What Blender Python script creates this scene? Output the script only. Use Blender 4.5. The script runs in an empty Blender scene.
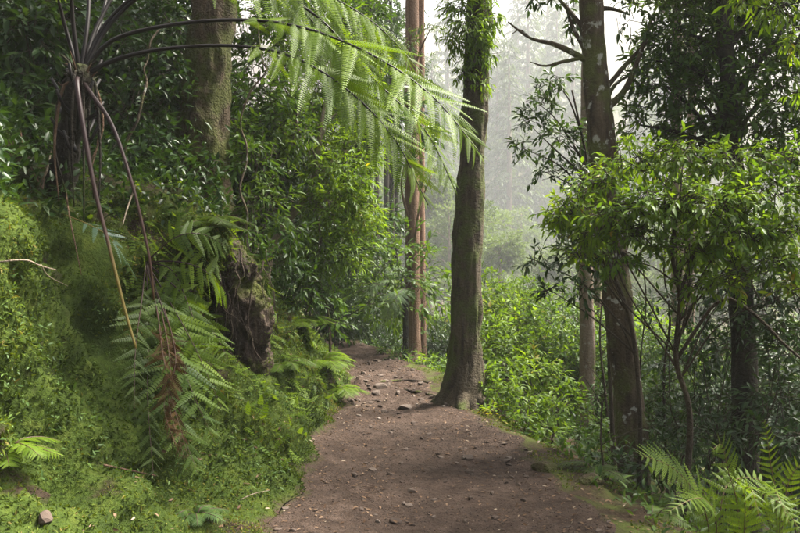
import bpy, math, random
import numpy as np
from mathutils import Matrix, Vector
from mathutils.bvhtree import BVHTree

# ------------------------------------------------------------------ camera, light, exposure
scn = bpy.context.scene
col = scn.collection
CAMZ, F, CX, CY = 1.6, 750.0, 400.0, 266.5
cam_d = bpy.data.cameras.new('camera'); cam = bpy.data.objects.new('camera', cam_d); col.objects.link(cam)
cam_d.sensor_width = 36.0; cam_d.lens = 36.0 * F / 800.0; cam_d.clip_start = 0.05; cam_d.clip_end = 3000.0
cam.location = (0, 0, CAMZ); cam.rotation_euler = (math.radians(90), 0, 0)
scn.camera = cam

SUN_EL, SUN_AZ = 56.0, 66.0            # azimuth: degrees to the right of the view direction (+Y)
w = bpy.data.worlds.new('World'); scn.world = w; w.use_nodes = True
nt = w.node_tree; bg = nt.nodes['Background']
sky = nt.nodes.new('ShaderNodeTexSky'); sky.sky_type = 'NISHITA'; sky.sun_disc = False
sky.sun_elevation = math.radians(SUN_EL); sky.sun_rotation = math.radians(SUN_AZ)
sky.air_density = 1.0; sky.dust_density = 6.0; sky.ozone_density = 1.0
hs = nt.nodes.new('ShaderNodeHueSaturation'); hs.inputs['Saturation'].default_value = 0.22
nt.links.new(sky.outputs[0], hs.inputs['Color']); nt.links.new(hs.outputs[0], bg.inputs['Color'])
bg.inputs['Strength'].default_value = 0.05
sun_d = bpy.data.lights.new('sun', 'SUN'); sun = bpy.data.objects.new('sun', sun_d); col.objects.link(sun)
sun_d.energy = 5.0; sun_d.angle = math.radians(20); sun_d.color = (1.0, 0.94, 0.82)
_e, _a = math.radians(SUN_EL), math.radians(SUN_AZ)
sun_dir = Vector((math.sin(_a) * math.cos(_e), math.cos(_a) * math.cos(_e), math.sin(_e)))
sun.rotation_euler = sun_dir.to_track_quat('Z', 'Y').to_euler(); sun.location = (6, 6, 30)
vs = scn.view_settings; vs.view_transform = 'Standard'; vs.look = 'None'; vs.gamma = 1.0; vs.exposure = 2.8
vs.use_curve_mapping = False
cy = scn.cycles
cy.max_bounces = 5; cy.diffuse_bounces = 3; cy.glossy_bounces = 2; cy.transmission_bounces = 3
cy.volume_bounces = 1; cy.transparent_max_bounces = 4; cy.use_denoising = True
cy.sample_clamp_indirect = 4.0; cy.caustics_reflective = False; cy.caustics_refractive = False

# ------------------------------------------------------------------ helpers
def at(px, py, Y):
    return np.array([(px - CX) / F * Y, Y, CAMZ + (CY - py) / F * Y])

def hash3(ix, iy, iz):
    n = (ix * 374761393 + iy * 668265263 + iz * 2147483647 + 1013) & 0xffffffff
    n = ((n ^ (n >> 13)) * 1274126177) & 0xffffffff
    n = ((n ^ (n >> 16)) * 2246822519) & 0xffffffff
    return ((n ^ (n >> 15)) & 0xffffff) / float(0xffffff)

def vnoise(P):
    i = np.floor(P).astype(np.int64); f = P - i; f = f * f * (3 - 2 * f)
    r = 0
    for dx in (0, 1):
        for dy in (0, 1):
            for dz in (0, 1):
                wgt = (f[..., 0] if dx else 1 - f[..., 0]) * (f[..., 1] if dy else 1 - f[..., 1]) * (f[..., 2] if dz else 1 - f[..., 2])
                r = r + wgt * hash3(i[..., 0] + dx, i[..., 1] + dy, i[..., 2] + dz)
    return r * 2 - 1

def fbm(P, oct=4, gain=0.5):
    r = 0; a = 1.0
    P = np.asarray(P, float)
    for o in range(oct):
        r = r + a * vnoise(P * 2 ** o + 17.3 * o); a *= gain
    return r

def nrm(v):
    v = np.asarray(v, float)
    return v / np.maximum(np.linalg.norm(v, axis=-1, keepdims=True), 1e-9)

def frames(d, up):
    x = nrm(d); y = nrm(np.cross(up, x)); z = np.cross(x, y)
    return np.stack([x, y, z], axis=-1)

def spline(pts, n):
    P = np.asarray(pts, float)
    if len(P) == 2:
        t = np.linspace(0, 1, n)[:, None]; return P[0] * (1 - t) + P[1] * t
    seg = np.r_[0, np.cumsum(np.linalg.norm(np.diff(P[:, :3], axis=0), axis=1))]
    Q = np.vstack([2 * P[0] - P[1], P, 2 * P[-1] - P[-2]])
    t = np.linspace(0, seg[-1], n); out = []
    for tt in t:
        i = min(max(np.searchsorted(seg, tt) - 1, 0), len(P) - 2)
        u = (tt - seg[i]) / max(seg[i + 1] - seg[i], 1e-9)
        p0, p1, p2, p3 = Q[i:i + 4]
        out.append(0.5 * (2 * p1 + (p2 - p0) * u + (2 * p0 - 5 * p1 + 4 * p2 - p3) * u * u + (3 * p1 - p0 - 3 * p2 + p3) * u ** 3))
    return np.array(out)

class G:
    """collects triangles with a per-vertex random value and a material slot"""
    def __init__(s): s.V, s.T, s.R, s.M, s.n = [], [], [], [], 0
    def add(s, V, T, r=0.5, m=0):
        V = np.asarray(V, float).reshape(-1, 3); T = np.asarray(T, int).reshape(-1, 3)
        s.V.append(V); s.T.append(T + s.n); s.n += len(V)
        s.R.append(np.broadcast_to(np.asarray(r, float), (len(V),))); s.M.append(np.full(len(T), m, np.int32))
        return s
    def tube(s, pts, rad, sides=6, r=0.5, m=0, n=None, bump=0.0, bscale=3.0, cap=True, ridge=0.0):
        P = np.asarray(pts, float); rad = np.asarray(rad, float)
        if n:
            full = spline(np.c_[P, np.broadcast_to(rad, (len(P),))], n); P, rad = full[:, :3], full[:, 3]
        rad = np.broadcast_to(rad, (len(P),))
        tan = nrm(np.gradient(P, axis=0))
        up = np.array([0.31, 0.87, 0.1]); u = np.zeros_like(P)
        for i in range(len(P)):
            up = up - tan[i] * np.dot(up, tan[i]); up = up / max(np.linalg.norm(up), 1e-6); u[i] = up
        v = np.cross(tan, u)
        a = np.linspace(0, 2 * math.pi, sides, endpoint=False)
        dirs = np.cos(a)[None, :, None] * u[:, None, :] + np.sin(a)[None, :, None] * v[:, None, :]
        R = np.repeat(rad[:, None], sides, 1)
        if bump:
            Q = P[:, None, :] + dirs * R[..., None]
            R = R * (1 + bump * fbm(Q * bscale, 3))
        if ridge:
            Q = P[:, None, :] + dirs * R[..., None]
            R = R * (1 + ridge * np.abs(fbm(Q * np.array([22, 22, 3.0]), 2)))
        V = P[:, None, :] + dirs * R[..., None]
        k = len(P); i = np.arange(k - 1)[:, None] * sides; j = np.arange(sides)[None, :]; j2 = (j + 1) % sides
        A, B, C, D = i + j, i + j2, i + sides + j2, i + sides + j
        T = np.stack([np.stack([A, B, C], -1), np.stack([A, C, D], -1)], 2).reshape(-1, 3)
        V = V.reshape(-1, 3)
        if cap:
            V = np.vstack([V, P[-1], P[0]]); c = k * sides; jj = np.arange(sides); b = (k - 1) * sides
            T = np.vstack([T, np.stack([b + jj, b + (jj + 1) % sides, np.full(sides, c)], -1),
                           np.stack([(jj + 1) % sides, jj, np.full(sides, c + 1)], -1)])
        return s.add(V, T, r, m)
    def scatter(s, tmpl, pos, R, scale, rnd, m=0):
        tv, tt = tmpl; N = len(pos)
        if N == 0: return s
        scale = np.asarray(scale, float)
        if scale.ndim == 1: scale = np.repeat(scale[:, None], 3, 1)
        V = np.einsum('nij,nkj->nki', R, tv[None] * scale[:, None, :]) + np.asarray(pos)[:, None, :]
        T = tt[None] + (np.arange(N) * len(tv))[:, None, None]
        return s.add(V.reshape(-1, 3), T.reshape(-1, 3), np.repeat(rnd, len(tv)), m)
    def mesh(s, name, mats, smooth=True, origin=None):
        V = np.concatenate(s.V); T = np.concatenate(s.T)
        if origin is not None: V = V - np.asarray(origin, float)
        me = bpy.data.meshes.new(name)
        me.vertices.add(len(V)); me.vertices.foreach_set('co', V.astype(np.float32).ravel())
        me.loops.add(T.size); me.loops.foreach_set('vertex_index', T.astype(np.int32).ravel())
        me.polygons.add(len(T)); me.polygons.foreach_set('loop_start', np.arange(0, T.size, 3, dtype=np.int32))
        me.polygons.foreach_set('material_index', np.concatenate(s.M))
        me.polygons.foreach_set('use_smooth', np.full(len(T), smooth))
        me.attributes.new('rnd', 'FLOAT', 'POINT').data.foreach_set('value', np.concatenate(s.R).astype(np.float32))
        me.update(calc_edges=True)
        for m in (mats if isinstance(mats, (list, tuple)) else [mats]): me.materials.append(m)
        return me
    def build(s, name, mats, parent=None, smooth=True, origin=None):
        return link(name, s.mesh(name, mats, smooth, origin), parent)

def link(name, data, parent=None):
    o = bpy.data.objects.new(name, data); col.objects.link(o); o.parent = parent
    return o

def tag(o, label=None, cat=None, group=None, kind=None):
    if label: o['label'] = label
    if cat: o['category'] = cat
    if group: o['group'] = group
    if kind: o['kind'] = kind
    return o

def root(name, loc, label, cat, group=None):
    o = link(name, None); o.location = Vector([float(c) for c in loc]); o.empty_display_size = 0.1
    return tag(o, label, cat, group)

def copy_thing(o, loc, rz=0.0, sc=1.0, label=None, group=None, tilt=(0, 0)):
    def cp(a, par):
        c = a.copy(); col.objects.link(c); c.parent = par
        for ch in KIDS.get(a.name, []): cp(ch, c)
        return c
    c = cp(o, None); c.location = Vector([float(v) for v in loc]); c.rotation_euler = (tilt[0], tilt[1], rz); c.scale = (sc, sc, sc)
    if label: c['label'] = label
    if group: c['group'] = group
    return c
KIDS = {}
def note_kids():
    KIDS.clear()
    for o in bpy.data.objects:
        if o.parent: KIDS.setdefault(o.parent.name, []).append(o)

# ------------------------------------------------------------------ materials
def mat(name):
    m = bpy.data.materials.new(name); m.use_nodes = True; n = m.node_tree.nodes; n.clear()
    return m, m.node_tree, n
def ramp(nt, fac, stops):
    r = nt.nodes.new('ShaderNodeValToRGB'); e = r.color_ramp.elements
    while len(e) > 1: e.remove(e[-1])
    e[0].position, e[0].color = stops[0][0], (*stops[0][1], 1)
    for p, c in stops[1:]:
        k = e.new(p); k.color = (*c, 1)
    nt.links.new(fac, r.inputs['Fac']); return r.outputs['Color']
def noise(nt, scale, detail=4, rough=0.55, vec=None, dist=0.0):
    t = nt.nodes.new('ShaderNodeTexNoise'); t.inputs['Scale'].default_value = scale; t.inputs['Detail'].default_value = detail
    t.inputs['Roughness'].default_value = rough; t.inputs['Distortion'].default_value = dist
    if vec is not None: nt.links.new(vec, t.inputs['Vector'])
    return t.outputs['Fac']
def mixc(nt, f, a, b, mode='MIX'):
    m = nt.nodes.new('ShaderNodeMix'); m.data_type = 'RGBA'; m.blend_type = mode
    for s, v in ((m.inputs['Factor'], f), (m.inputs['A'], a), (m.inputs['B'], b)):
        if isinstance(v, (int, float)): s.default_value = v
        elif isinstance(v, tuple): s.default_value = (*v, 1)
        else: nt.links.new(v, s)
    return m.outputs['Result']
def maprange(nt, v, a, b, c=0.0, d=1.0):
    m = nt.nodes.new('ShaderNodeMapRange'); nt.links.new(v, m.inputs['Value'])
    for k, x in zip(('From Min', 'From Max', 'To Min', 'To Max'), (a, b, c, d)): m.inputs[k].default_value = x
    return m.outputs['Result']
def coords(nt, scale=(1, 1, 1)):
    t = nt.nodes.new('ShaderNodeNewGeometry'); m = nt.nodes.new('ShaderNodeMapping'); m.inputs['Scale'].default_value = scale
    nt.links.new(t.outputs['Position'], m.inputs['Vector']); return m.outputs['Vector'], t
def bump(nt, h, strength, dist):
    b = nt.nodes.new('ShaderNodeBump'); b.inputs['Strength'].default_value = strength; b.inputs['Distance'].default_value = dist
    nt.links.new(h, b.inputs['Height']); return b.outputs['Normal']
def principled(nt, base, rough=0.8, normal=None, spec=0.3):
    p = nt.nodes.new('ShaderNodeBsdfPrincipled'); p.inputs['Roughness'].default_value = rough
    p.inputs['Specular IOR Level'].default_value = spec
    if isinstance(base, tuple): p.inputs['Base Color'].default_value = (*base, 1)
    else: nt.links.new(base, p.inputs['Base Color'])
    if normal is not None: nt.links.new(normal, p.inputs['Normal'])
    return p.outputs[0]
def out(nt, sh):
    o = nt.nodes.new('ShaderNodeOutputMaterial'); nt.links.new(sh, o.inputs['Surface'])
def attr(nt, name='rnd'):
    a = nt.nodes.new('ShaderNodeAttribute'); a.attribute_name = name; return a.outputs['Fac']

def leaf_mat(name, stops, trans=0.4, rough=0.48, spec=0.2, tint=(1.45, 1.36, 0.38)):
    m, nt, n = mat(name)
    c = ramp(nt, attr(nt), stops)
    p = principled(nt, c, rough, None, spec)
    t = nt.nodes.new('ShaderNodeBsdfTranslucent')
    nt.links.new(mixc(nt, 1.0, c, tint, 'MULTIPLY'), t.inputs['Color'])
    mx = nt.nodes.new('ShaderNodeMixShader'); mx.inputs[0].default_value = trans
    nt.links.new(p, mx.inputs[1]); nt.links.new(t.outputs[0], mx.inputs[2]); out(nt, mx.outputs[0]); return m

def bark_mat(name, c1, c2, c3, moss=0.0, moss_c=(0.06, 0.075, 0.015), lichen=0.0, vscale=(14, 14, 2.2), bstr=0.6):
    m, nt, n = mat(name)
    v, geo = coords(nt, vscale); v1, _ = coords(nt)
    a = noise(nt, 1.0, 6, 0.65, v, 0.4); b = noise(nt, 3.0, 5, 0.6, v1); f = noise(nt, 40.0, 3, 0.6, v1)
    c = ramp(nt, a, [(0.3, c1), (0.5, c2), (0.72, c3)])
    c = mixc(nt, 0.35, c, ramp(nt, f, [(0.3, (0.3, 0.3, 0.3)), (0.7, (1, 1, 1))]), 'MULTIPLY')
    if moss:
        mk = maprange(nt, b, 0.62 - 0.35 * moss, 0.72 - 0.3 * moss)
        c = mixc(nt, mk, c, mixc(nt, f, moss_c, tuple(k * 1.7 for k in moss_c)))
    if lichen:
        l = maprange(nt, noise(nt, 9.0, 3, 0.6, v1), 0.60, 0.66, 0, lichen)
        c = mixc(nt, l, c, (0.42, 0.42, 0.38))
    h = nt.nodes.new('ShaderNodeMath'); h.operation = 'ADD'; nt.links.new(a, h.inputs[0]); nt.links.new(f, h.inputs[1])
    out(nt, principled(nt, c, 0.85, bump(nt, h.outputs[0], bstr, 0.06), 0.2)); return m

M = {}
M['laurel'] = leaf_mat('laurel leaf', [(0, (0.028, 0.060, 0.014)), (0.5, (0.048, 0.095, 0.017)), (1, (0.09, 0.15, 0.024))], 0.4)
M['laurel_mid'] = leaf_mat('spring laurel leaf', [(0, (0.055, 0.11, 0.015)), (0.5, (0.10, 0.17, 0.019)), (0.94, (0.15, 0.22, 0.023)), (1, (0.22, 0.18, 0.03))], 0.45)
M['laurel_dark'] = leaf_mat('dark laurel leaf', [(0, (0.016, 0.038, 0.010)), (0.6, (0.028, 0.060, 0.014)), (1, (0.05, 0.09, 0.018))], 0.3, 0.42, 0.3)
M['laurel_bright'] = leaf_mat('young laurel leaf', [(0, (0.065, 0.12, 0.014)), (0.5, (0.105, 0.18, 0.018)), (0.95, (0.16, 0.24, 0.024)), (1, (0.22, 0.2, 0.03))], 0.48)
M['fern'] = leaf_mat('fern green', [(0, (0.045, 0.085, 0.014)), (1, (0.10, 0.16, 0.022))], 0.45, 0.5)
M['fern_bright'] = leaf_mat('young fern green', [(0, (0.072, 0.128, 0.010)), (1, (0.13, 0.20, 0.015))], 0.5, 0.5)
M['fern_blue'] = leaf_mat('blue green fern', [(0, (0.05, 0.10, 0.075)), (1, (0.09, 0.15, 0.11))], 0.3, 0.35)
M['fern_pale'] = leaf_mat('pale fern green', [(0, (0.10, 0.155, 0.085)), (1, (0.16, 0.22, 0.13))], 0.4, 0.5)
M['fern_dark'] = leaf_mat('old fern green', [(0, (0.038, 0.068, 0.012)), (1, (0.07, 0.11, 0.018))], 0.4, 0.5)
M['fern_dead'] = leaf_mat('dead fern brown', [(0, (0.045, 0.026, 0.012)), (1, (0.11, 0.062, 0.026))], 0.3, 0.8, 0.1, (1, 0.9, 0.7))
M['moss'] = leaf_mat('moss', [(0, (0.024, 0.040, 0.008)), (0.4, (0.058, 0.092, 0.013)), (0.85, (0.11, 0.145, 0.021)), (1, (0.16, 0.13, 0.04))], 0.3, 0.8, 0.15)
M['herb'] = leaf_mat('herb leaf', [(0, (0.05, 0.09, 0.03)), (0.6, (0.08, 0.14, 0.04)), (1, (0.12, 0.19, 0.045))], 0.35, 0.5)
M['litter'] = leaf_mat('leaf litter', [(0, (0.05, 0.028, 0.016)), (0.5, (0.13, 0.08, 0.05)), (0.9, (0.2, 0.135, 0.09)), (1, (0.3, 0.24, 0.18))], 0.1, 0.8, 0.1, (1, 0.9, 0.7))
M['needle'] = leaf_mat('conifer needle', [(0, (0.03, 0.055, 0.022)), (1, (0.07, 0.105, 0.035))], 0.3, 0.6, 0.2)
M['broad_far'] = leaf_mat('hill tree leaf', [(0, (0.05, 0.085, 0.025)), (1, (0.10, 0.15, 0.04))], 0.4, 0.55, 0.2)
M['bark_moss'] = bark_mat('mossy bark', (0.03, 0.022, 0.014), (0.085, 0.06, 0.036), (0.17, 0.125, 0.08), 0.5, (0.05, 0.055, 0.012), bstr=1.0)
M['bark_centre'] = bark_mat('grey brown bark with moss', (0.03, 0.024, 0.016), (0.075, 0.058, 0.038), (0.13, 0.105, 0.07), 0.45, (0.05, 0.06, 0.016))
M['bark_red'] = bark_mat('red brown stringy bark', (0.10, 0.055, 0.036), (0.20, 0.12, 0.08), (0.30, 0.20, 0.145), 0.0, vscale=(20, 20, 0.8))
M['bark_lichen'] = bark_mat('bark with lichen', (0.035, 0.026, 0.018), (0.08, 0.058, 0.038), (0.15, 0.115, 0.08), 0.35, (0.06, 0.065, 0.02), 0.7)
M['bark_pale'] = bark_mat('pale bark', (0.12, 0.085, 0.06), (0.20, 0.15, 0.11), (0.28, 0.22, 0.17), 0.15, lichen=0.3)
M['bark_dark'] = bark_mat('dark bark', (0.015, 0.012, 0.009), (0.03, 0.024, 0.018), (0.06, 0.048, 0.035), 0.2, (0.03, 0.036, 0.01))
M['twig'] = bark_mat('twig bark', (0.025, 0.018, 0.012), (0.05, 0.038, 0.026), (0.09, 0.07, 0.05), 0.0)
M['twig_pale'] = bark_mat('pale twig bark', (0.14, 0.11, 0.075), (0.24, 0.19, 0.14), (0.34, 0.28, 0.21), 0.0)
M['root'] = bark_mat('rotten root', (0.018, 0.012, 0.009), (0.05, 0.034, 0.025), (0.12, 0.088, 0.067), 0.35, (0.05, 0.055, 0.012))
M['dead'] = bark_mat('dead stem', (0.07, 0.04, 0.024), (0.14, 0.085, 0.055), (0.22, 0.14, 0.10), 0.0)
def stipe_mat():
    m, nt, n = mat('fern stipe')
    c = ramp(nt, attr(nt), [(0, (0.008, 0.005, 0.005)), (0.45, (0.028, 0.012, 0.013)), (0.75, (0.07, 0.035, 0.025)), (1, (0.2, 0.15, 0.035))])
    out(nt, principled(nt, c, 0.5, None, 0.25)); return m
M['stipe'] = stipe_mat()
def stone_mat():
    m, nt, n = mat('path stone'); v, _ = coords(nt)
    oi = nt.nodes.new('ShaderNodeObjectInfo')
    c = ramp(nt, oi.outputs['Random'], [(0, (0.045, 0.030, 0.023)), (0.5, (0.085, 0.060, 0.047)), (0.9, (0.13, 0.098, 0.08)), (1, (0.22, 0.185, 0.16))])
    f = noise(nt, 60, 4, 0.6, v)
    c = mixc(nt, 0.5, c, ramp(nt, f, [(0.3, (0.45, 0.45, 0.45)), (0.7, (1, 1, 1))]), 'MULTIPLY')
    out(nt, principled(nt, c, 0.85, bump(nt, f, 0.5, 0.01), 0.25)); return m
M['stone'] = stone_mat()

def bank_mat():
    m, nt, n = mat('mossy bank'); v, geo = coords(nt)
    a = noise(nt, 1.6, 5, 0.6, v, 0.3); b = noise(nt, 7.0, 5, 0.65, v); f = noise(nt, 45.0, 4, 0.7, v)
    moss = ramp(nt, b, [(0.25, (0.022, 0.036, 0.007)), (0.5, (0.048, 0.074, 0.012)), (0.7, (0.085, 0.11, 0.019))])
    moss = mixc(nt, 0.6, moss, ramp(nt, f, [(0.3, (0.3, 0.3, 0.3)), (0.65, (1, 1, 1))]), 'MULTIPLY')
    soil = ramp(nt, f, [(0.3, (0.018, 0.012, 0.008)), (0.6, (0.038, 0.026, 0.018)), (0.8, (0.065, 0.046, 0.032))])
    mk = maprange(nt, a, 0.34, 0.42)
    sx = nt.nodes.new('ShaderNodeSeparateXYZ'); nt.links.new(geo.outputs['Position'], sx.inputs[0])
    hz_ = nt.nodes.new('ShaderNodeMath'); hz_.operation = 'MULTIPLY_ADD'; nt.links.new(b, hz_.inputs[0]); hz_.inputs[1].default_value = 0.8; nt.links.new(sx.outputs['Z'], hz_.inputs[2])
    crest = maprange(nt, hz_.outputs[0], 2.45, 2.75, 1.0, 0.0)          # leaf mould instead of moss above the crest
    mm = nt.nodes.new('ShaderNodeMath'); mm.operation = 'MULTIPLY'; nt.links.new(mk, mm.inputs[0]); nt.links.new(crest, mm.inputs[1])
    c = mixc(nt, mm.outputs[0], soil, moss)
    pm = nt.nodes.new('ShaderNodeMath'); pm.operation = 'MULTIPLY_ADD'; nt.links.new(b, pm.inputs[0]); pm.inputs[1].default_value = 0.35; nt.links.new(attr(nt), pm.inputs[2])
    edge = maprange(nt, pm.outputs[0], 0.17, 0.27)      # rnd holds the distance to the path
    dirt = ramp(nt, f, [(0.3, (0.03, 0.019, 0.015)), (0.7, (0.085, 0.055, 0.043))])
    c = mixc(nt, edge, dirt, c)
    out(nt, principled(nt, c, 0.95, bump(nt, f, 0.9, 0.03), 0.1)); return m
M['bank'] = bank_mat()
def path_mat():
    m, nt, n = mat('trodden earth'); v, _ = coords(nt)
    a = noise(nt, 0.9, 5, 0.6, v); b = noise(nt, 6.0, 6, 0.65, v, 0.3); f = noise(nt, 38.0, 5, 0.7, v); g = noise(nt, 120.0, 3, 0.7, v)
    c = ramp(nt, b, [(0.28, (0.046, 0.030, 0.022)), (0.5, (0.080, 0.053, 0.040)), (0.72, (0.125, 0.085, 0.066))])
    c = mixc(nt, 0.55, c, ramp(nt, f, [(0.28, (0.35, 0.33, 0.32)), (0.62, (1, 1, 1))]), 'MULTIPLY')
    vo = nt.nodes.new('ShaderNodeTexVoronoi'); vo.inputs['Scale'].default_value = 55; nt.links.new(v, vo.inputs['Vector'])
    grit = nt.nodes.new('ShaderNodeMath'); grit.operation = 'LESS_THAN'; nt.links.new(vo.outputs['Distance'], grit.inputs[0]); grit.inputs[1].default_value = 0.17
    sel = nt.nodes.new('ShaderNodeMath'); sel.operation = 'MULTIPLY'; nt.links.new(grit.outputs[0], sel.inputs[0]); nt.links.new(maprange(nt, b, 0.45, 0.6, 0, 0.7), sel.inputs[1])
    c = mixc(nt, sel.outputs[0], c, (0.27, 0.205, 0.165))
    ed = nt.nodes.new('ShaderNodeMath'); ed.operation = 'MULTIPLY_ADD'; nt.links.new(b, ed.inputs[0]); ed.inputs[1].default_value = 0.5; nt.links.new(attr(nt), ed.inputs[2])
    mk = maprange(nt, ed.outputs[0], 0.36, 0.24, 0, 0.85)
    c = mixc(nt, mk, c, mixc(nt, f, (0.045, 0.05, 0.012), (0.11, 0.115, 0.03)))
    out(nt, principled(nt, c, 0.93, bump(nt, f, 1.0, 0.05), 0.15)); return m
M['path'] = path_mat()
def floor_mat():
    m, nt, n = mat('forest floor'); v, _ = coords(nt)
    b = noise(nt, 2.0, 5, 0.6, v); f = noise(nt, 40, 4, 0.7, v)
    c = ramp(nt, f, [(0.3, (0.02, 0.014, 0.009)), (0.6, (0.055, 0.038, 0.024)), (0.8, (0.10, 0.07, 0.045))])
    c = mixc(nt, maprange(nt, b, 0.45, 0.6), c, mixc(nt, f, (0.03, 0.04, 0.01), (0.09, 0.105, 0.025)))
    out(nt, principled(nt, c, 0.95, bump(nt, f, 0.8, 0.03), 0.1)); return m
M['floor'] = floor_mat()

# ------------------------------------------------------------------ terrain: bank, path, slope
YK = [-8, 0, 3, 4.5, 6.5, 9, 11, 13, 15, 18, 24, 780]
LK = [-.7, -.75, -.78, -.78, -.74, -.66, -.72, -.86, -1.5, -3.2, -7, -9]
RK = [1.6, 1.5, 1.4, 1.32, 1.13, .62, .35, -.02, -.5, -2.0, -5.8, -8]
def wob(y, k): return .07 * np.sin(y * 2.3 + k) * np.sin(y * .9 + 2 * k) + .045 * np.sin(y * 5.7 + 3 * k) + .02 * np.sin(y * 13.1 + k)
Lf = lambda y: np.interp(y, YK, LK) + wob(np.asarray(y), 1.0)
Rf = lambda y: np.interp(y, YK, RK) + wob(np.asarray(y), 4.0)
SP = np.array([0, .15, .3, .6, .9, 1.1, 1.3, 1.5, 1.7, 2.2, 3, 4, 7, 10, 20, 42, 90])
ZP = {3.5: [0, .06, .12, .27, .44, .60, 1.05, 1.65, 2.0, 2.35, 2.75, 3.2, 4.6, 6, 11, 20, 40],
      5.2: [0, .05, .12, .32, .60, 1.0, 1.45, 1.85, 2.05, 2.4, 2.8, 3.25, 4.6, 6, 11, 20, 40],
      7.0: [0, .06, .22, .95, 1.6, 1.9, 2.05, 2.2, 2.3, 2.55, 2.95, 3.4, 4.8, 6.2, 11, 20, 40],
      9.0: [0, .05, .17, .62, 1.05, 1.3, 1.5, 1.7, 1.85, 2.2, 2.7, 3.2, 4.6, 6, 11, 20, 40],
      13.: [0, .10, .22, .45, .65, .8, .95, 1.1, 1.2, 1.5, 1.9, 2.4, 3.9, 5.4, 10, 19, 40]}
ZY = sorted(ZP)
SR = np.array([0, .3, .6, 1.2, 3, 8, 20, 45, 100, 200, 480])
ZR = np.array([0, -.03, -.22, -.55, -1.2, -3.2, -7, -8, -4, 6, 90])
def farz(Y, X=0):
    return 0.46 * np.maximum(0, Y - 190) - 0.04 * np.clip(Y - 16, 0, 60)
def left_z(s, Y):
    tab = np.array([np.interp(s, SP, ZP[k]) for k in ZY])
    y = np.clip(Y, ZY[0], ZY[-1]); i = np.clip(np.searchsorted(ZY, y) - 1, 0, len(ZY) - 2)
    z0 = np.array(ZY)[i]; z1 = np.array(ZY)[i + 1]; u = (y - z0) / (z1 - z0); u = u * u * (3 - 2 * u)
    idx = np.arange(s.size)
    return tab[i, idx] * (1 - u) + tab[i + 1, idx] * u
YS = np.r_[np.arange(-8, 2, .5), np.arange(2, 12, .035), np.arange(12, 18, .08), np.arange(18, 40, .6), np.arange(40, 120, 5), np.arange(120, 770, 20)]

def sheet(S, side):
    Y, Sg = np.meshgrid(YS, S, indexing='ij'); y = Y.ravel(); s = Sg.ravel()
    if side == 'bank':
        X = Lf(y) - s; Z = left_z(s, y) + farz(y)
        P = np.stack([X, y, Z], 1); amp = np.clip(s / 0.35, 0, 1) * np.clip(1.2 - s / 40, 0.5, 1)
        big = fbm(P * 1.1, 3) * 0.22 - 0.25 * np.maximum(0, fbm(P * 1.6 + 21, 2) - .25) + fbm(P * 3.7 + 5, 3) * 0.11 + np.abs(fbm(P * 9.0 + 9, 2)) * 0.055
        P[:, 0] += big * amp * 1.0; P[:, 2] += big * amp * 0.35
        P[:, 0] += .42 * np.exp(-((y - 6.75) / .75) ** 2) * np.exp(-((Z - 1.95) / .33) ** 2) - .22 * np.exp(-((y - 6.8) / .4) ** 2) * np.exp(-((Z - 1.2) / .35) ** 2) - .26 * np.exp(-((y - 5.1) / .28) ** 2) * np.exp(-((Z - .95) / .55) ** 2)
        edge = s
    elif side == 'path':
        X = Lf(y) + (Rf(y) - Lf(y)) * s; mid = np.sin(np.pi * s)
        Z = farz(y) - 0.03 * mid * np.clip((18 - y) / 5, 0, 1)
        P = np.stack([X, y, Z], 1)
        rough = 0.022 + 0.05 * np.exp(-((y - 10.2) / 1.3) ** 2)
        P[:, 2] += (fbm(P * 2.2, 4) * rough + np.maximum(0, fbm(P * 7, 3)) * rough * 0.6) * np.clip(mid * 3, 0, 1)
        edge = np.minimum(s, 1 - s) * (Rf(y) - Lf(y)) + 0.07
    else:
        X = Rf(y) + s; Z = np.interp(s, SR, ZR) + farz(y)
        P = np.stack([X, y, Z], 1); amp = np.clip(s / 0.4, 0, 1)
        P[:, 2] += (fbm(P * 1.3, 3) * 0.12 + fbm(P * 5, 2) * 0.04 + fbm(P * 0.15, 2) * 1.0 * np.clip((s - 6) / 15, 0, 1)) * amp
        edge = s
    a, b = len(YS), len(S); i = np.arange(a - 1)[:, None] * b; j = np.arange(b - 1)[None, :]
    A, B, C, D = i + j, i + j + 1, i + b + j + 1, i + b + j
    if side == 'bank': T = np.concatenate([np.stack([A, D, C], -1), np.stack([A, C, B], -1)], 0).reshape(-1, 3)
    else: T = np.concatenate([np.stack([A, B, C], -1), np.stack([A, C, D], -1)], 0).reshape(-1, 3)
    return P, T, edge

S_BANK = np.r_[np.arange(0, 2.3, .035), np.arange(2.3, 4.5, .12), np.arange(4.5, 10, .6), np.arange(10, 89, 4)]
S_SLOPE = np.r_[np.arange(0, 1.5, .05), np.arange(1.5, 5, .2), np.arange(5, 20, 1.2), np.arange(20, 100, 6), np.arange(100, 481, 20)]
S_PATH = np.linspace(0, 1, 56)
TER = {}
for nm, S, mt in (('bank', S_BANK, 'bank'), ('path', S_PATH, 'path'), ('slope', S_SLOPE, 'floor')):
    P, T, e = sheet(S, nm); TER[nm] = (P, T)
    tag(G().add(P, T, np.clip(e, 0, 3)).build(nm, M[mt]), kind='structure')
tag(bpy.data.objects['bank'], 'steep mossy earth bank rising beside the path')
tag(bpy.data.objects['path'], 'trodden brown earth footpath with stones')
tag(bpy.data.objects['slope'], 'forest floor falling away below the path')
_v, _t, _o = [], [], 0
for P, T in TER.values(): _v.append(P); _t.append(T + _o); _o += len(P)
BVH = BVHTree.FromPolygons([tuple(p) for p in np.concatenate(_v)], [tuple(int(k) for k in t) for t in np.concatenate(_t)])
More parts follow.
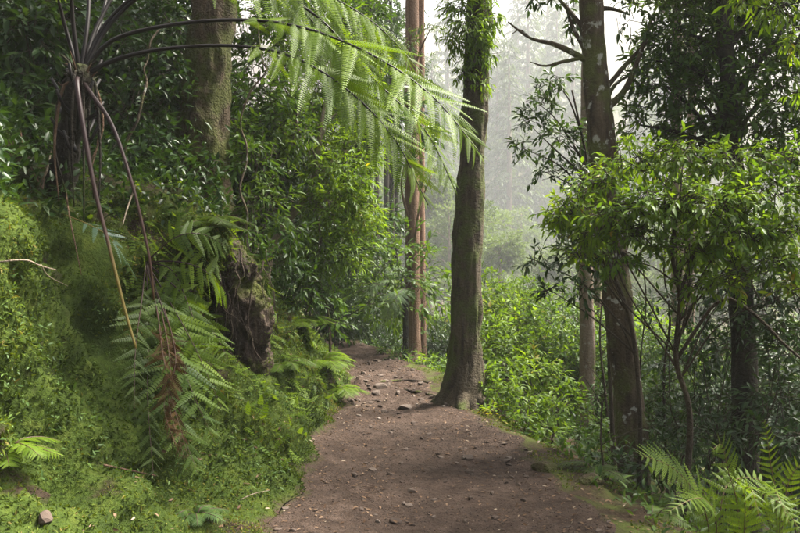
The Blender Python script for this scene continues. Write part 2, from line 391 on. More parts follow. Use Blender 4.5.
def drop(x, y, top=60.0):
    h = BVH.ray_cast(Vector((x, y, top)), Vector((0, 0, -1)))
    return h[0].z if h[0] else 0.0
def hit(px, py):
    d = Vector(at(px, py, 1.0)) - Vector((0, 0, CAMZ)); h = BVH.ray_cast(Vector((0, 0, CAMZ)), d.normalized())
    return (np.array(h[0]), np.array(h[1])) if h[0] else (at(px, py, 30), np.array([0, 0, 1.0]))
def on(x, y, sink=0.03): return np.array([x, y, drop(x, y) - sink])

def sample(nm, n, rng, cond):
    P, T = TER[nm]; c = P[T].mean(1); k = cond(c); T = T[k]
    a, b, d = P[T[:, 0]], P[T[:, 1]], P[T[:, 2]]; nv = np.cross(b - a, d - a); ar = np.linalg.norm(nv, axis=1)
    i = rng.choice(len(T), n, p=ar / ar.sum()); u, v = rng.random(n), rng.random(n); fl = u + v > 1; u[fl], v[fl] = 1 - u[fl], 1 - v[fl]
    return a[i] + (b - a)[i] * u[:, None] + (d - a)[i] * v[:, None], nrm(nv[i])

# ------------------------------------------------------------------ leaf templates
def leaf_t(wd=0.36, curl=0.18, fold=0.06):
    t = [0, .28, .62, 1.0]; V = [[x, 0, -curl * x * x] for x in t]
    for sgn in (1, -1):
        V += [[.28, sgn * wd * .46, -curl * .08 + fold], [.62, sgn * wd * .42, -curl * .38 + fold]]
    T = [[0, 4, 1][::-1], [1, 4, 5][::-1], [1, 5, 2][::-1], [2, 5, 3][::-1], [0, 6, 1], [1, 6, 7], [1, 7, 2], [2, 7, 3]]
    return np.array(V, float), np.array(T)
def diamond_t(wd=0.4, fold=0.08, curl=0.1):
    return np.array([[0, 0, 0], [.45, wd / 2, fold - curl * .2], [1, 0, -curl], [.45, -wd / 2, fold - curl * .2]], float), np.array([[0, 2, 1], [0, 3, 2]])
def twig_t():
    a = np.array([0, 2.094, 4.189]); V = [[0, math.cos(k), math.sin(k)] for k in a] + [[1, .35 * math.cos(k), .35 * math.sin(k)] for k in a]
    T = []
    for i in range(3): j = (i + 1) % 3; T += [[i, j, 3 + j], [i, 3 + j, 3 + i]]
    return np.array(V, float), np.array(T)
LEAF, LEAFN, DIA, TWIG = leaf_t(), leaf_t(0.26, 0.25, 0.05), diamond_t(), twig_t()

def rand_dirs(rng, n):
    return nrm(rng.normal(size=(n, 3)))

def sprays(rng, clumps, dens, tl, K, ll, droop=0.15, up=0.15, ang=0.95, shell=0.45):
    """leafy twigs spread through ellipsoid clumps (centre, radii)"""
    C, D, RND = [], [], []
    for c, r in clumps:
        r = np.broadcast_to(np.asarray(r, float), (3,)); n = max(3, int(dens * np.mean(r) ** 2))
        d = rand_dirs(rng, n); d[:, 2] = d[:, 2] * 0.85 + up; d = nrm(d)
        u = shell + (1 - shell) * rng.random(n) ** 0.6
        C.append(np.asarray(c) + d * r * u[:, None]); RND.append(np.clip(rng.normal(0.45, 0.16) + rng.normal(0, .12, n), 0, 1))
        D.append(nrm(d + rng.normal(0, .45, (n, 3)) - np.array([0, 0, droop])))
    C, D, RND = np.concatenate(C), np.concatenate(D), np.concatenate(RND); n = len(C)
    TL = tl * rng.uniform(.6, 1.25, n); base = C - D * TL[:, None] * .5
    R = frames(D, np.array([0, 0, 1.0]) + rng.normal(0, .2, (n, 3)))
    k = np.arange(K); t = 0.25 + 0.75 * (k + 0.5) / K
    phi = (k * 2.4)[None, :] + rng.uniform(0, 6.28, n)[:, None]
    an = ang * (1.15 - 0.5 * t)[None, :] + rng.normal(0, .15, (n, K))
    ld = R[:, None, :, 0] * np.cos(an)[..., None] + (R[:, None, :, 1] * np.cos(phi)[..., None] + R[:, None, :, 2] * (0.6 * np.sin(phi))[..., None]) * np.sin(an)[..., None]
    ld = ld + rng.normal(0, .12, (n, K, 3)) - np.array([0, 0, droop])
    lp = base[:, None, :] + D[:, None, :] * (TL[:, None] * t[None, :])[..., None]
    upv = np.array([0, 0, 1.0]) + rng.normal(0, .38, (n, K, 3))
    return dict(pos=lp.reshape(-1, 3), dir=nrm(ld.reshape(-1, 3)), up=upv.reshape(-1, 3), size=(ll * rng.uniform(.5, 1.28, (n, K))).ravel(),
                rnd=np.clip(np.repeat(RND, K) + rng.normal(0, .12, n * K), 0, 1), tb=base, td=D, tl=TL, tr=R)

def merge(*Ls): return {k: np.concatenate([l[k] for l in Ls]) for k in Ls[0]}
def in_view(P, mg=20):
    px = CX + P[:, 0] / P[:, 1].clip(.1) * F; py = CY - (P[:, 2] - CAMZ) / P[:, 1].clip(.1) * F
    return (P[:, 1] > .5) & (px > -mg) & (px < 800 + mg) & (py > -mg) & (py < 533 + mg)

def foliage(L, par, m, origin, tmpl=LEAF, parts=0, name='crown', twig_r=0.004, tm='twig', seed=0):
    """builds the leaves of L under par: the `parts` largest in view as objects of their own, the rest as one part"""
    rest = np.ones(len(L['pos']), bool); R = frames(L['dir'], L['up'])
    if parts:
        dist = np.linalg.norm(L['pos'] - np.array([0, 0, CAMZ]), axis=1); px = L['size'] / dist
        score = np.where(in_view(L['pos'], -4), px, -1); pick = np.argsort(-score)[:parts]; pick = pick[score[pick] > 0]; rest[pick] = False
        metas = []
        for q in range(6): metas.append(G().add(*tmpl, r=q / 5.0).mesh('leaf', m))
        o3 = np.asarray(origin, float)
        for i in pick:
            ob = link('leaf', metas[int(round(L['rnd'][i] * 5))], par)
            mt = Matrix.Identity(4); s = L['size'][i]
            for a in range(3):
                for b in range(3): mt[a][b] = R[i][a][b] * s
                mt[a][3] = L['pos'][i][a] - o3[a]
            ob.matrix_local = mt
    g = G(); g.scatter(tmpl, L['pos'][rest], R[rest], L['size'][rest], L['rnd'][rest])
    sc = np.stack([L['tl'], np.full(len(L['tl']), twig_r), np.full(len(L['tl']), twig_r)], 1)
    g.scatter(TWIG, L['tb'], L['tr'], sc, np.full(len(L['tl']), .5), 1)
    o = g.build(name, [m, M[tm]], par, True, origin)
    if parts: o['kind'] = 'stuff'
    return o

def limb(par, pts, rad, m, origin, name='branch', sides=6, n=14, bump=.12, seed=0):
    return G().tube(pts, rad, sides, n=n, bump=bump, bscale=9).build(name, m, par, True, origin)

def limbs_to(rng, par, trunk_pts, clumps, r0, m, origin, lo=0.3, name='branch', hi=1.0, spread=3):
    """one curved limb from the trunk to each clump"""
    tp = spline(trunk_pts, 60)
    for c, r in clumps:
        c = np.asarray(c, float); z = tp[:, 2]; want = c[2] - 0.45 * np.linalg.norm((c - tp.mean(0))[:2]) - 0.3
        k = int(np.clip(np.argmin(np.abs(z - want)) + rng.integers(-spread, spread + 1), int(lo * 59), int(hi * 59)))
        a = tp[k]; mid = (a + c) / 2 + np.array([0, 0, .12 * np.linalg.norm(c - a)]) + rng.normal(0, .06, 3) * np.linalg.norm(c - a)
        limb(par, [a, mid, c], [r0, r0 * .65, r0 * .25], m, origin, name)

def trunk(par, pts, rad, m, origin, sides=22, n=70, bump=.10, ridge=.10, name='trunk', bscale=2.5):
    return G().tube(pts, rad, sides, n=n, bump=bump, bscale=bscale, ridge=ridge).build(name, m, par, True, origin)

def C(px, py, Y, rpx, flat=1.0):
    r = rpx / F * Y; return (at(px, py, Y), (r, r, r * flat))

# ------------------------------------------------------------------ fern builder
def pinna_t(n=16, wd=0.17, fill=0.72, droop=0.12):
    """one pinna along x (length 1): thin midrib with paired narrow leaflets"""
    V, T = [], []
    def quad(a, b, c, d):
        k = len(V); V.extend([a, b, c, d]); T.extend([[k, k + 1, k + 2], [k, k + 2, k + 3]])
    z = lambda x: -droop * x * x
    quad([0, -.006, 0], [0, .006, 0], [1, .002, z(1)], [1, -.002, z(1)])
    for i in range(n):
        x = (i + .5) / n; l = wd * (1 - x ** 1.6) ** .8 * (0.75 + 0.25 * min(1, x * 6)) + .012; h = 0.5 / n * fill
        for sg in (1, -1):
            a = [x - h * .8, 0, z(x)]; d = [x + h * .8, 0, z(x)]
            b = [x + l * .22 - h * .2, sg * l, z(x) - .03 * l / wd]; k = [x + l * .15 - h, sg * l * .6, z(x) + .008]; e = [x + l * .15 + h, sg * l * .6, z(x) + .008]
            q = len(V); V.extend([a, k, b, e, d])
            t = [[q, q + 1, q + 4], [q + 1, q + 3, q + 4], [q + 1, q + 2, q + 3]]
            T.extend(t if sg < 0 else [u[::-1] for u in t])
    return np.array(V, float), np.array(T)
PINNA = pinna_t(26, .11, .66); PINNA_S = pinna_t(12, .13, .86); PINNA_LOBE = pinna_t(4, .14)
_pm = {}
def pinna_mesh(m, kind, q):
    k = (m.name, kind, q)
    if k not in _pm: _pm[k] = G().add(*(PINNA if kind == 0 else PINNA_S), r=q / 3.0).mesh('pinna', m)
    return _pm[k]

def frond(par, pts, length, pairs, m, origin, rng, start=0.25, rad=0.008, objs=True, kind=0, upv=(0, 0, 1), droop=0.35, srnd=(0.2, 0.6), ang=1.25, one_side=None, name='frond', gaps=0.0, jit=0.0, lgap=0.0):
    n = 40; P = spline(pts, n); tt = np.linspace(0, 1, n)
    g = G(); sides = 6; rr = np.repeat(np.interp(tt, [0, 1], srnd), sides); rr = np.r_[rr, rr[-1], rr[0]]
    g.tube(P, rad * (1 - .85 * tt), sides, r=rr, m=0)
    tan = nrm(np.gradient(P, axis=0)); ob = []
    ts = start + (1 - start) * ((np.arange(pairs) + .5) / pairs) ** 0.95
    pos, D, N, S, Q = [], [], [], [], []
    for i, t in enumerate(ts):
        u = (t - start) / (1 - start); k = t * (n - 1); a = int(min(k, n - 2)); p = P[a] + (P[a + 1] - P[a]) * (k - a)
        tg = tan[a]; up = np.asarray(upv, float); side = nrm(np.cross(tg, up)); nn = np.cross(side, tg)
        env = (min(1, .45 + u * 2.2) * (1 - u ** 3.2) ** .65) + .04
        for sg in (1, -1):
            if one_side and one_side != sg: continue
            if rng.random() < gaps + (lgap if sg < 0 else 0): continue
            an = ang * (1 - .35 * u) + rng.normal(0, .06)
            d = nrm(tg * math.cos(an) + sg * side * math.sin(an) - np.array([0, 0, 1]) * droop * rng.uniform(.7 - .6 * jit, 1.3 + jit) + nn * (.05 + rng.normal(0, .35) * jit) + tg * rng.normal(0, .2) * jit)
            pos.append(p); D.append(d); N.append(nn + rng.normal(0, .15 + .5 * jit, 3)); S.append(length * env * rng.uniform(.88, 1.08)); Q.append(np.clip(rng.normal(.5, .25), 0, 1))
    pos, D, N, S, Q = map(np.array, (pos, D, N, S, Q)); R = frames(D, N)
    wsc = 1.0 if kind == 0 else 1.0
    if not objs:
        g.scatter(PINNA if kind == 0 else PINNA_S, pos, R, S, Q, 1)
        return g.build(name, [M['stipe'], m], par, True, origin)
    o = g.build(name, [M['stipe']], par, True, origin); o3 = np.asarray(origin, float)
    for i in range(len(pos)):
        ob = link('pinna', pinna_mesh(m, kind, int(round(Q[i] * 3))), o); mt = Matrix.Identity(4)
        for a in range(3):
            for b in range(3): mt[a][b] = R[i][a][b] * S[i]
            mt[a][3] = pos[i][a] - o3[a]
        ob.matrix_local = mt
    return o

def fern_rosette(name, loc, label, rng, nf, flen, plen, m, group=None, arch=0.6, face=None, spread=6.28, objs=False, pairs=16, kind=1):
    t = root(name, loc, label, 'fern', group); o = np.asarray(loc, float)
    for i in range(nf):
        a = (face if face is not None else 0) + (i / max(nf - 1, 1) - .5) * spread + rng.normal(0, .15)
        L = flen * rng.uniform(.75, 1.15); h = np.array([math.cos(a), math.sin(a), 0]); up = rng.uniform(.7, 1.1) * arch
        pts = [o, o + h * L * .2 + np.array([0, 0, L * .45 * up * 1.3]), o + h * L * .55 + np.array([0, 0, L * .62 * up]), o + h * L * .9 + np.array([0, 0, L * .38 * up])]
        frond(t, pts, plen * rng.uniform(.85, 1.1), pairs, m, o, rng, .15, .005, objs, kind, droop=.2, srnd=(.5, .8))
    return t

# ------------------------------------------------------------------ tree fern on the bank
rng = np.random.default_rng(11)
H = at(80, 78, 5.2)
b0 = np.array([H[0] - .30, 5.55, 0]); b0[2] = drop(b0[0], b0[1]) - .05
tf = root('tree_fern', b0, 'large tree fern with dark trunk, arching its fronds from the mossy bank over the path', 'tree fern')
trunk(tf, [b0 + [-.1, .12, -.4], b0 + [0, 0, .05], (b0 + H) / 2 + [0.0, 0, .05], H - [0, 0, .06], H + [0.02, 0, .08]], [.15, .10, .08, .075, .05], M['bark_dark'], b0, 18, 40, .25, .3, bscale=14)
for i in range(16):                                            # stubs of old fronds round the crown
    a = i * 2.4; z = H[2] - .05 - .035 * i; p = np.array([H[0] - .03, H[1] + .03, z])
    d = np.array([math.cos(a), math.sin(a), .8]); G().tube([p + d * .06, p + d * .12, p + d * .17 + [0, 0, .05]], [.014, .012, .010], 6, r=.0).build('stipe_stub', M['stipe'], tf, True, b0)
pp = lambda L: [at(*q) for q in L]
for i in range(10):
    a = i * 2.4 + .5; d = np.array([math.cos(a), math.sin(a), 0]); l = rng.uniform(.45, .95); p = H - [0, 0, rng.uniform(0, .15)]
    G().tube([p, p + d * .10 + [0, 0, .02], p + d * rng.uniform(.10, .18) - [0, 0, l * .5], p + d * rng.uniform(.06, .2) - [0, 0, l]], [.013, .011, .008, .004], 6, n=16, r=.1).build('dead_stipe', M['dead'] if i % 4 == 0 else M['bark_dark'], tf, True, b0)
FB = M['fern_bright']
for pts, pl, n_, mm, stt, dr in (
        ([(110, 42, 5.2), (165, 26, 5.1), (235, 20, 5.0), (300, 27, 4.9), (370, 54, 4.75), (432, 96, 4.65), (484, 158, 4.6)], .48, 29, FB, .40, .3),
        ([(115, 60, 5.15), (165, 49, 5.0), (235, 46, 4.85), (295, 58, 4.75), (350, 92, 4.7), (395, 140, 4.7), (428, 205, 4.7)], .42, 28, FB, .44, .45),
        ([(108, 25, 5.4), (150, -15, 5.6), (215, -30, 5.7), (285, -5, 5.8), (340, 60, 5.8), (375, 145, 5.8)], .50, 24, M['fern'], .42, .6),
        ([(112, 22, 5.3), (165, -18, 5.3), (240, -22, 5.25), (315, 15, 5.2), (375, 80, 5.15), (425, 130, 5.1), (455, 190, 5.1)], .42, 27, FB, .44, .4),
        ([(105, 25, 5.3), (150, -12, 5.3), (220, -25, 5.3), (300, -15, 5.3), (370, 20, 5.3), (420, 70, 5.3)], .50, 24, FB, .36, .5),
        ([(100, 20, 5.4), (140, -35, 5.6), (210, -60, 5.8), (290, -55, 6.0), (350, -20, 6.1)], .50, 22, FB, .35, .6),
        ([(88, 20, 5.3), (92, -50, 5.5), (110, -120, 5.9), (150, -150, 6.4)], .5, 20, M['fern'], .35, .4),
        ([(72, 10, 5.1), (70, -70, 4.9), (60, -150, 4.5), (40, -190, 4.0)], .5, 20, M['fern'], .35, .4),
        ([(98, 30, 5.4), (120, -35, 5.8), (170, -90, 6.3), (230, -90, 6.8)], .5, 20, M['fern'], .35, .5),
        ([(66, 30, 5.2), (50, -20, 5.0), (10, -60, 4.7), (-60, -70, 4.3)], .45, 20, M['fern'], .4, .5)):
    frond(tf, [H] + pp(pts), pl, n_, mm, b0, rng, stt, .017, droop=dr, srnd=(.0, .1), jit=.6, gaps=.04, upv=(.15, -.55, 1))
for i in range(60):                                            # hairy scales round the crown
    a = rng.uniform(0, 6.28); p = H + np.array([math.cos(a) * .05, math.sin(a) * .05, rng.uniform(-.16, .08)]); d = np.array([math.cos(a), math.sin(a), rng.uniform(.3, 1.6)]) * rng.uniform(.04, .1)
    G().tube([p, p + d * .6, p + d + [0, 0, -.01]], [.009, .006, .002], 5, r=.0).build('scale', M['dead'] if i % 3 == 0 else M['bark_dark'], tf, True, b0)
# hanging old fronds: a bare stipe turning yellow, and one with green pinnae
n = 40
P = spline([H] + pp([(77, 84, 5.05), (84, 130, 4.95), (95, 190, 4.85), (110, 250, 4.75), (125, 310, 4.68), (136, 348, 4.62)]), n)
rr = np.repeat(np.interp(np.linspace(0, 1, n), [0, .55, .75, 1], [.3, .6, .95, 1]), 6)
G().tube(P, np.linspace(.019, .008, n), 6, r=np.r_[rr, 1, .3]).build('bare_stipe', M['stipe'], tf, True, b0)['label'] = 'bare hanging stipe, purple turning yellow'
P = spline([H] + pp([(92, 95, 5.05), (112, 125, 4.95), (131, 180, 4.85), (144, 232, 4.8), (150, 262, 4.78), (154, 300, 4.8)]), n)
G().tube(P, np.linspace(.016, .007, n), 6, r=np.r_[np.repeat(np.linspace(.25, .8, n), 6), .8, .25]).build('bare_stipe', M['stipe'], tf, True, b0)
def front(px, py, d=.12):
    h, _ = hit(px, py); dr = nrm(np.array([0, 0, CAMZ]) - h); return h + dr * d + np.array([.05, 0, 0])
fb, fn = hit(146, 262); o = np.asarray(fb)
hf = root('hanging_fern', fb, 'bushy fern with green fronds and a withered brown patch hanging down the mossy bank', 'fern')
for L, pl, mm in (([(168, 238, .3), (195, 234, .35), (224, 248, .25)], 0.20, 'fern'), ([(172, 262, .35), (200, 272, .4), (226, 300, .3)], 0.23, 'fern_bright'), ([(170, 288, .4), (198, 316, .45), (224, 362, .3)], 0.26, 'fern_bright'),
                  ([(165, 305, .4), (190, 352, .45), (216, 412, .3)], 0.29, 'fern_bright'), ([(160, 320, .4), (182, 385, .45), (208, 445, .3)], 0.29, 'fern'), ([(152, 320, .35), (164, 400, .4), (190, 474, .25)], 0.28, 'fern'),
                  ([(142, 320, .25), (140, 395, .3), (145, 478, .2)], 0.20, 'fern_dark'), ([(135, 300, .25), (128, 350, .3), (126, 410, .2)], 0.20, 'fern_dark'), ([(165, 270, .3), (180, 300, .4), (196, 345, .4)], 0.23, 'fern')):
    frond(hf, [o] + [front(*q) for q in L], pl, 18, M[mm], o, rng, .12, .006, kind=1, droop=.3, srnd=(.5, .75), upv=(.6, -1, .5), jit=.5, gaps=.05)
for q in range(3):
    frond(hf, [o, front(150 + 4 * q, 310, .4), front(156 + 6 * q, 360, .52), front(166 - 5 * q, 405, .54), front(180 - 4 * q, 458, .42)], .13, 24, M['fern_dead'], o, rng, .35, .006, kind=1, droop=.6, srnd=(.7, .8), upv=(.9 - .6 * q, -1, .2), jit=1.2, gaps=.15)['label'] = 'withered brown frond'
# blue-green lobed leaf and small ferns on the bank
q, _ = hit(62, 214); pf = root('polypody_fern', q, 'small blue green lobed fern leaf reaching from the mossy bank', 'fern')
frond(pf, [q, front(80, 224, .2), front(105, 240, .3), front(128, 278, .3)], .17, 9, M['fern_blue'], q, rng, .3, .005, kind=1, droop=.15, srnd=(.9, 1), upv=(.3, -.6, 1), ang=.9)
for i, (px, py, fl, pl, mm, lb) in enumerate([
        (205, 238, .45, .12, 'fern_dark', 'dark fern tuft under the mossy overhang beside the rotten stump'),
        (152, 175, .4, .11, 'fern', 'small fern hanging above the old withered fern'),
        (336, 398, .5, .14, 'fern_bright', 'bright green fern leaning over the path edge at the foot of the bank'),
        (322, 372, .55, .15, 'fern_bright', 'bright fern just above the fern that leans over the path'),
        (300, 330, .5, .14, 'fern_bright', 'yellow green fern halfway up the bank beyond the rotten stump'),
        (328, 340, .5, .14, 'fern', 'green fern on the bank below the leaning laurel'),
        (285, 372, .4, .11, 'fern', 'small fern low on the bank beside the rotten stump'),
        (8, 462, .28, .08, 'fern_bright', 'tiny bright fern on the moss ledge'),
        (195, 520, .22, .07, 'herb', 'tiny pale fern at the foot of the moss bank'),
        (262, 345, .3, .09, 'fern_bright', 'feathery fern on the bank face under the stump roots')]):
    q, nn = hit(px, py); a = math.atan2(-.6, 1.0)
    fern_rosette('bank_fern', q - nn * .02, lb, rng, 7, fl, pl, M[mm], None, .55, a, 3.2)

# broad-leaved rosette next to the stump
q, nn = hit(232, 262); t = root('rosette_plant', q, 'broad leaved green rosette plant above the rotten stump', 'plant')
LB = leaf_t(0.24, .35, .03)
for i in range(9):
    a = -1.8 + i * .42; d = nrm(np.array([math.cos(a) * .8 + .3, -.5, .35 + .3 * math.sin(i * 2.1)])); R = frames(d[None], np.array([[0, -.3, 1.0]]))
    G().scatter(LB, q[None] + nn * .03, R, np.array([rng.uniform(.2, .3)]), np.array([rng.uniform(.3, .9)])).build('leaf', M['laurel'], t, True, q)

def moss_on(par, V, T, n, rng, origin, size=(.012, .03), updir=-.3, name='moss', tone=.5):
    a, b, d = V[T[:, 0]], V[T[:, 1]], V[T[:, 2]]; nv = np.cross(b - a, d - a); ar = np.linalg.norm(nv, axis=1); nn = nrm(nv)
    wgt = ar * (nn[:, 2] > updir) * (fbm((a + b + d) / 3 * 3.0, 2) > -.25); i = rng.choice(len(T), n, p=wgt / wgt.sum()); u, v = rng.random(n), rng.random(n); f = u + v > 1; u[f], v[f] = 1 - u[f], 1 - v[f]
    P = a[i] + (b - a)[i] * u[:, None] + (d - a)[i] * v[:, None]; N = nn[i]
    D = nrm(N * .5 + rand_dirs(rng, n) * .8 - np.array([0, 0, .3]))
    o = G().scatter(diamond_t(.45, .1, .3), P, frames(D, N + rng.normal(0, .4, P.shape)), rng.uniform(*size, n), np.clip(rng.normal(tone, .22, n), 0, 1)).build(name, M['moss'], par, True, origin)
    o['kind'] = 'stuff'; return o

# ------------------------------------------------------------------ rotten stump with mossy roots in the bank
sb = at(246, 330, 7.0); so = np.array([sb[0] - .05, 6.95, drop(sb[0] - .05, 6.95)]); so[2] = .9
st = root('rotten_stump', so, 'dark rotten stump with hanging roots wedged in the mossy bank', 'stump')
top = at(234, 278, 7.05)
g = G().tube([at(240, 400, 7.05), at(243, 365, 7.0), at(240, 325, 6.98), at(238, 290, 7.0), at(230, 262, 7.05), at(215, 240, 7.2)], [.12, .2, .23, .25, .24, .12], 72, n=130, bump=.42, bscale=3.4)
V = g.V[0]; q = V - so; nn = nrm(q * np.array([1, 1, 0])); V = V + nn * (np.abs(fbm(V * np.array([17, 17, 2.6]), 4)) * .085 - .03)[:, None] + nn * (fbm(V * 9, 3) * .02)[:, None]; g.V[0] = V
g.build('stump', M['root'], st, True, so); moss_on(st, V, g.T[0], 5000, rng, so, (.01, .028), .0, tone=.4)
for i in range(18):
    px, py = rng.uniform(205, 272), rng.uniform(240, 285); Y = 6.62 + rng.normal(0, .05); l = rng.uniform(30, 100); k = [(px, py, Y + .15), (px + rng.normal(0, 5), py + l * .35, Y), (px + rng.normal(0, 8), py + l * .7, Y), (px + rng.normal(0, 12), py + l, Y)]
    Q = spline(pp(k), 10); Q[1:] += rng.normal(0, .012, (9, 3)); r = rng.uniform(.003, .011); G().tube(Q, np.linspace(r, r * .3, 10), 6, n=24, bump=.3, bscale=20).build('root', M['root'], st, True, so)

# ------------------------------------------------------------------ big trees in view, plus two unseen shade trees
def crown_over(rng, cen, rad, n, rc):
    d = rand_dirs(rng, n); return [(np.asarray(cen) + d[i] * np.asarray(rad) * rng.uniform(.4, 1), (rc, rc, rc * .7)) for i in range(n)]

# centre tree at the path edge
rng = np.random.default_rng(3)
cb = np.array([.74, 8.8, 0]); cb[2] = drop(.74, 8.8) - .05
ct = root('forest_tree', cb, 'straight mossy tree standing at the path edge with flared roots', 'tree')
cp_ = [cb - [0, 0, .1], cb + [0, 0, .12], cb + [.02, 0, .5], at(466, 300, 8.8), at(471, 180, 8.8), at(477, 60, 8.8), at(483, -80, 8.8), at(492, -350, 8.8), at(505, -800, 8.8)]
trunk(ct, cp_, [.38, .28, .195, .158, .147, .138, .13, .11, .06], M['bark_centre'], cb, 48, 180, .12, .22)
for a in (2.6, 3.6, 4.6, 5.6, .6): G().tube([cb + [.12 * math.cos(a), .12 * math.sin(a), .2], cb + [.3 * math.cos(a), .3 * math.sin(a), .07], cb + [.5 * math.cos(a), .5 * math.sin(a), -.03]], [.11, .08, .03], 10, n=14, bump=.2, bscale=6).build('root', M['bark_centre'], ct, True, cb)
cl = crown_over(rng, [1.1, 8.8, 11.5], [1.5, 1.5, 1.5], 9, .7)
limbs_to(rng, ct, cp_, cl, .05, M['bark_centre'], cb, .5)
foliage(sprays(rng, cl, 150, .4, 8, .1), ct, M['laurel'], cb, LEAF)
# climber on its trunk
kb = at(473, 150, 8.6); kv = root('climbing_plant', kb, 'leafy climber hanging in tufts round the upper trunk of the path side tree', 'climber')
G().tube(pp([(473, 150, 8.63), (468, 100, 8.62), (475, 50, 8.62), (470, 0, 8.62), (477, -60, 8.62)]), .012, 6, n=30).build('stem', M['twig'], kv, True, kb)
cl = [C(458, 10, 8.6, 10), C(452, 45, 8.6, 9), C(468, 30, 8.5, 14), C(478, 60, 8.55, 12), C(486, 20, 8.6, 12), C(464, 75, 8.6, 8), C(472, -20, 8.5, 18), C(482, 85, 8.6, 6), C(478, 40, 8.5, 11)]
cl = [(c, np.asarray(r) * 1.3) for c, r in cl]
foliage(sprays(rng, cl, 1500, .2, 6, .085, droop=.5), kv, M['laurel_bright'], kb, LEAFN)

# leaning tree on the slope
rb = on(2.25, 7.2, .1); RTS = .88; rt = root('forest_tree', rb, 'leaning tree with pale lichen spots on the slope below the path', 'tree')
rp = [rb - [0, 0, .1], rb + [0, 0, .3], at(628, 400, 7.2), at(621, 330, 7.15), at(612, 250, 7.1), at(604, 170, 7.05), at(598, 100, 7), at(590, 0, 6.95), at(582, -120, 6.9), at(575, -350, 6.9)]
trunk(rt, rp, np.array([.22, .17, .15, .145, .14, .135, .125, .11, .09, .04]) * RTS, M['bark_lichen'], rb, 44, 160, .12, .18)
limb(rt, pp([(596, 68, 7), (582, 58, 6.95), (556, 45, 6.9), (530, 38, 6.8), (508, 22, 6.8)]), [.04, .03, .022, .014, .007], M['bark_lichen'], rb, sides=8, n=24)
limb(rt, pp([(582, 58, 6.95), (562, 62, 6.9), (545, 66, 6.85), (530, 62, 6.8)]), [.02, .016, .01, .005], M['bark_lichen'], rb, sides=6)
limb(rt, pp([(530, 38, 6.8), (520, 30, 6.8), (512, 34, 6.8)]), [.012, .008, .004], M['bark_lichen'], rb)
limb(rt, pp([(605, 110, 7), (625, 90, 7), (640, 55, 7), (652, 20, 7)]), [.035, .028, .02, .012], M['bark_lichen'], rb, sides=8)
cl = [C(630, 15, 7, 26), C(655, 35, 7.1, 24), C(565, 5, 7.1, 24), C(640, 70, 7.3, 16), C(540, -20, 7, 26), C(600, -60, 7, 40), C(640, -50, 7, 40)] + crown_over(rng, [1.6, 6.9, 6.2], [1.5, 1.5, 1.2], 9, .6)
limbs_to(rng, rt, rp, cl, .03, M['bark_lichen'], rb, .45)
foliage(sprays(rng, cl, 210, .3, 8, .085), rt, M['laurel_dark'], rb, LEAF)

# mossy tree on the bank
mb = on(-1.98, 7.6, .08); mt_ = root('forest_tree', mb, 'stout mossy tree trunk standing on top of the bank above the rotten stump', 'tree')
mp = [mb - [0, 0, .1], mb + [0, 0, .2], at(204, 120, 7.6), at(208, 60, 7.6), at(213, 0, 7.6), at(220, -150, 7.6), at(228, -350, 7.6), at(235, -600, 7.6)]
trunk(mt_, mp, [.34, .25, .215, .21, .205, .18, .14, .07], M['bark_moss'], mb, 48, 160, .14, .22)
cl = crown_over(rng, [-2.0, 7.6, 8.6], [2.6, 2.6, 2.0], 12, .85)
limbs_to(rng, mt_, mp, cl, .05, M['bark_moss'], mb, .5)
foliage(sprays(rng, cl, 150, .4, 8, .1), mt_, M['laurel'], mb, LEAF)

# pair of straight red-brown trunks where the path turns
for px, Y, r, lb in ((413, 14.0, .135, 'thicker red brown straight trunk of the pair where the path turns'), (421, 14.5, .095, 'slimmer red brown trunk right behind its thicker twin where the path turns')):
    x = (px - CX) / F * Y; b = on(x, Y, .05); t = root('cedar_tree', b, lb, 'tree', 'pair of cedars at the bend')
    pts = [b - [0, 0, .1], b + [0, 0, .25], b + [.0, 0, 1.5], b + [-.02, 0, 4], b + [.0, 0, 10], b + [0.05, 0, 19]]
    trunk(t, pts, [r * 1.7, r * 1.15, r, r * .92, r * .75, r * .3], M['bark_red'], b, 20, 70, .05, .12)
    cl = crown_over(rng, b + [0, 0, 16], [1.3, 1.3, 2.5], 9, .6)
    if r > .12: cl += [C(432, 175, 13.7, 14, .6), C(404, 165, 13.5, 14, .6), C(436, 130, 14, 14, .6), C(400, 95, 13.8, 14, .6), C(418, 185, 13.5, 9, .6), C(412, 130, 13.4, 14, .6), C(424, 90, 13.5, 12, .6), C(408, 50, 13.5, 12, .6), C(430, 30, 13.6, 14, .6)]
    limbs_to(rng, t, pts, cl, .03, M['bark_red'], b, .12)
    foliage(sprays(rng, cl, 300, .4, 10, .09, droop=.5), t, M['broad_far'], b, LEAFN)
# slimmer trunks on the slope
def plain_tree(name, px, Y, r, m, lb, lean=0.0, h=9.0, leafm='laurel', cz=7.5, dens=110, base=None, group=None):
    x = (px - CX) / F * Y; b = on(x, Y, .1); t = root(name, b, lb, 'tree', group)
    pts = [b - [0, 0, .1], b + [0, 0, .2], b + [lean * 1.5 + .02, 0, 1.5], b + [lean * 4 - .03, 0, 4], b + [lean * h, 0, h]]
    trunk(t, pts, [r * 1.6, r * 1.2, r, r * .9, r * .4], M[m], b, 18, 60, .1, .1)
    cl = crown_over(rng, b + [lean * cz, 0, cz], [1.5, 1.5, 1.5], 7, .7)
    limbs_to(rng, t, pts, cl, .035, M[m], b, .4)
    foliage(sprays(rng, cl, dens, .4, 7, .1), t, M[leafm], b, LEAF)
    return t
plain_tree('forest_tree', 585, 11.0, .105, 'bark_pale', 'slim pale brown tree between the path side tree and the leaning tree', .012, 15, cz=13.5)
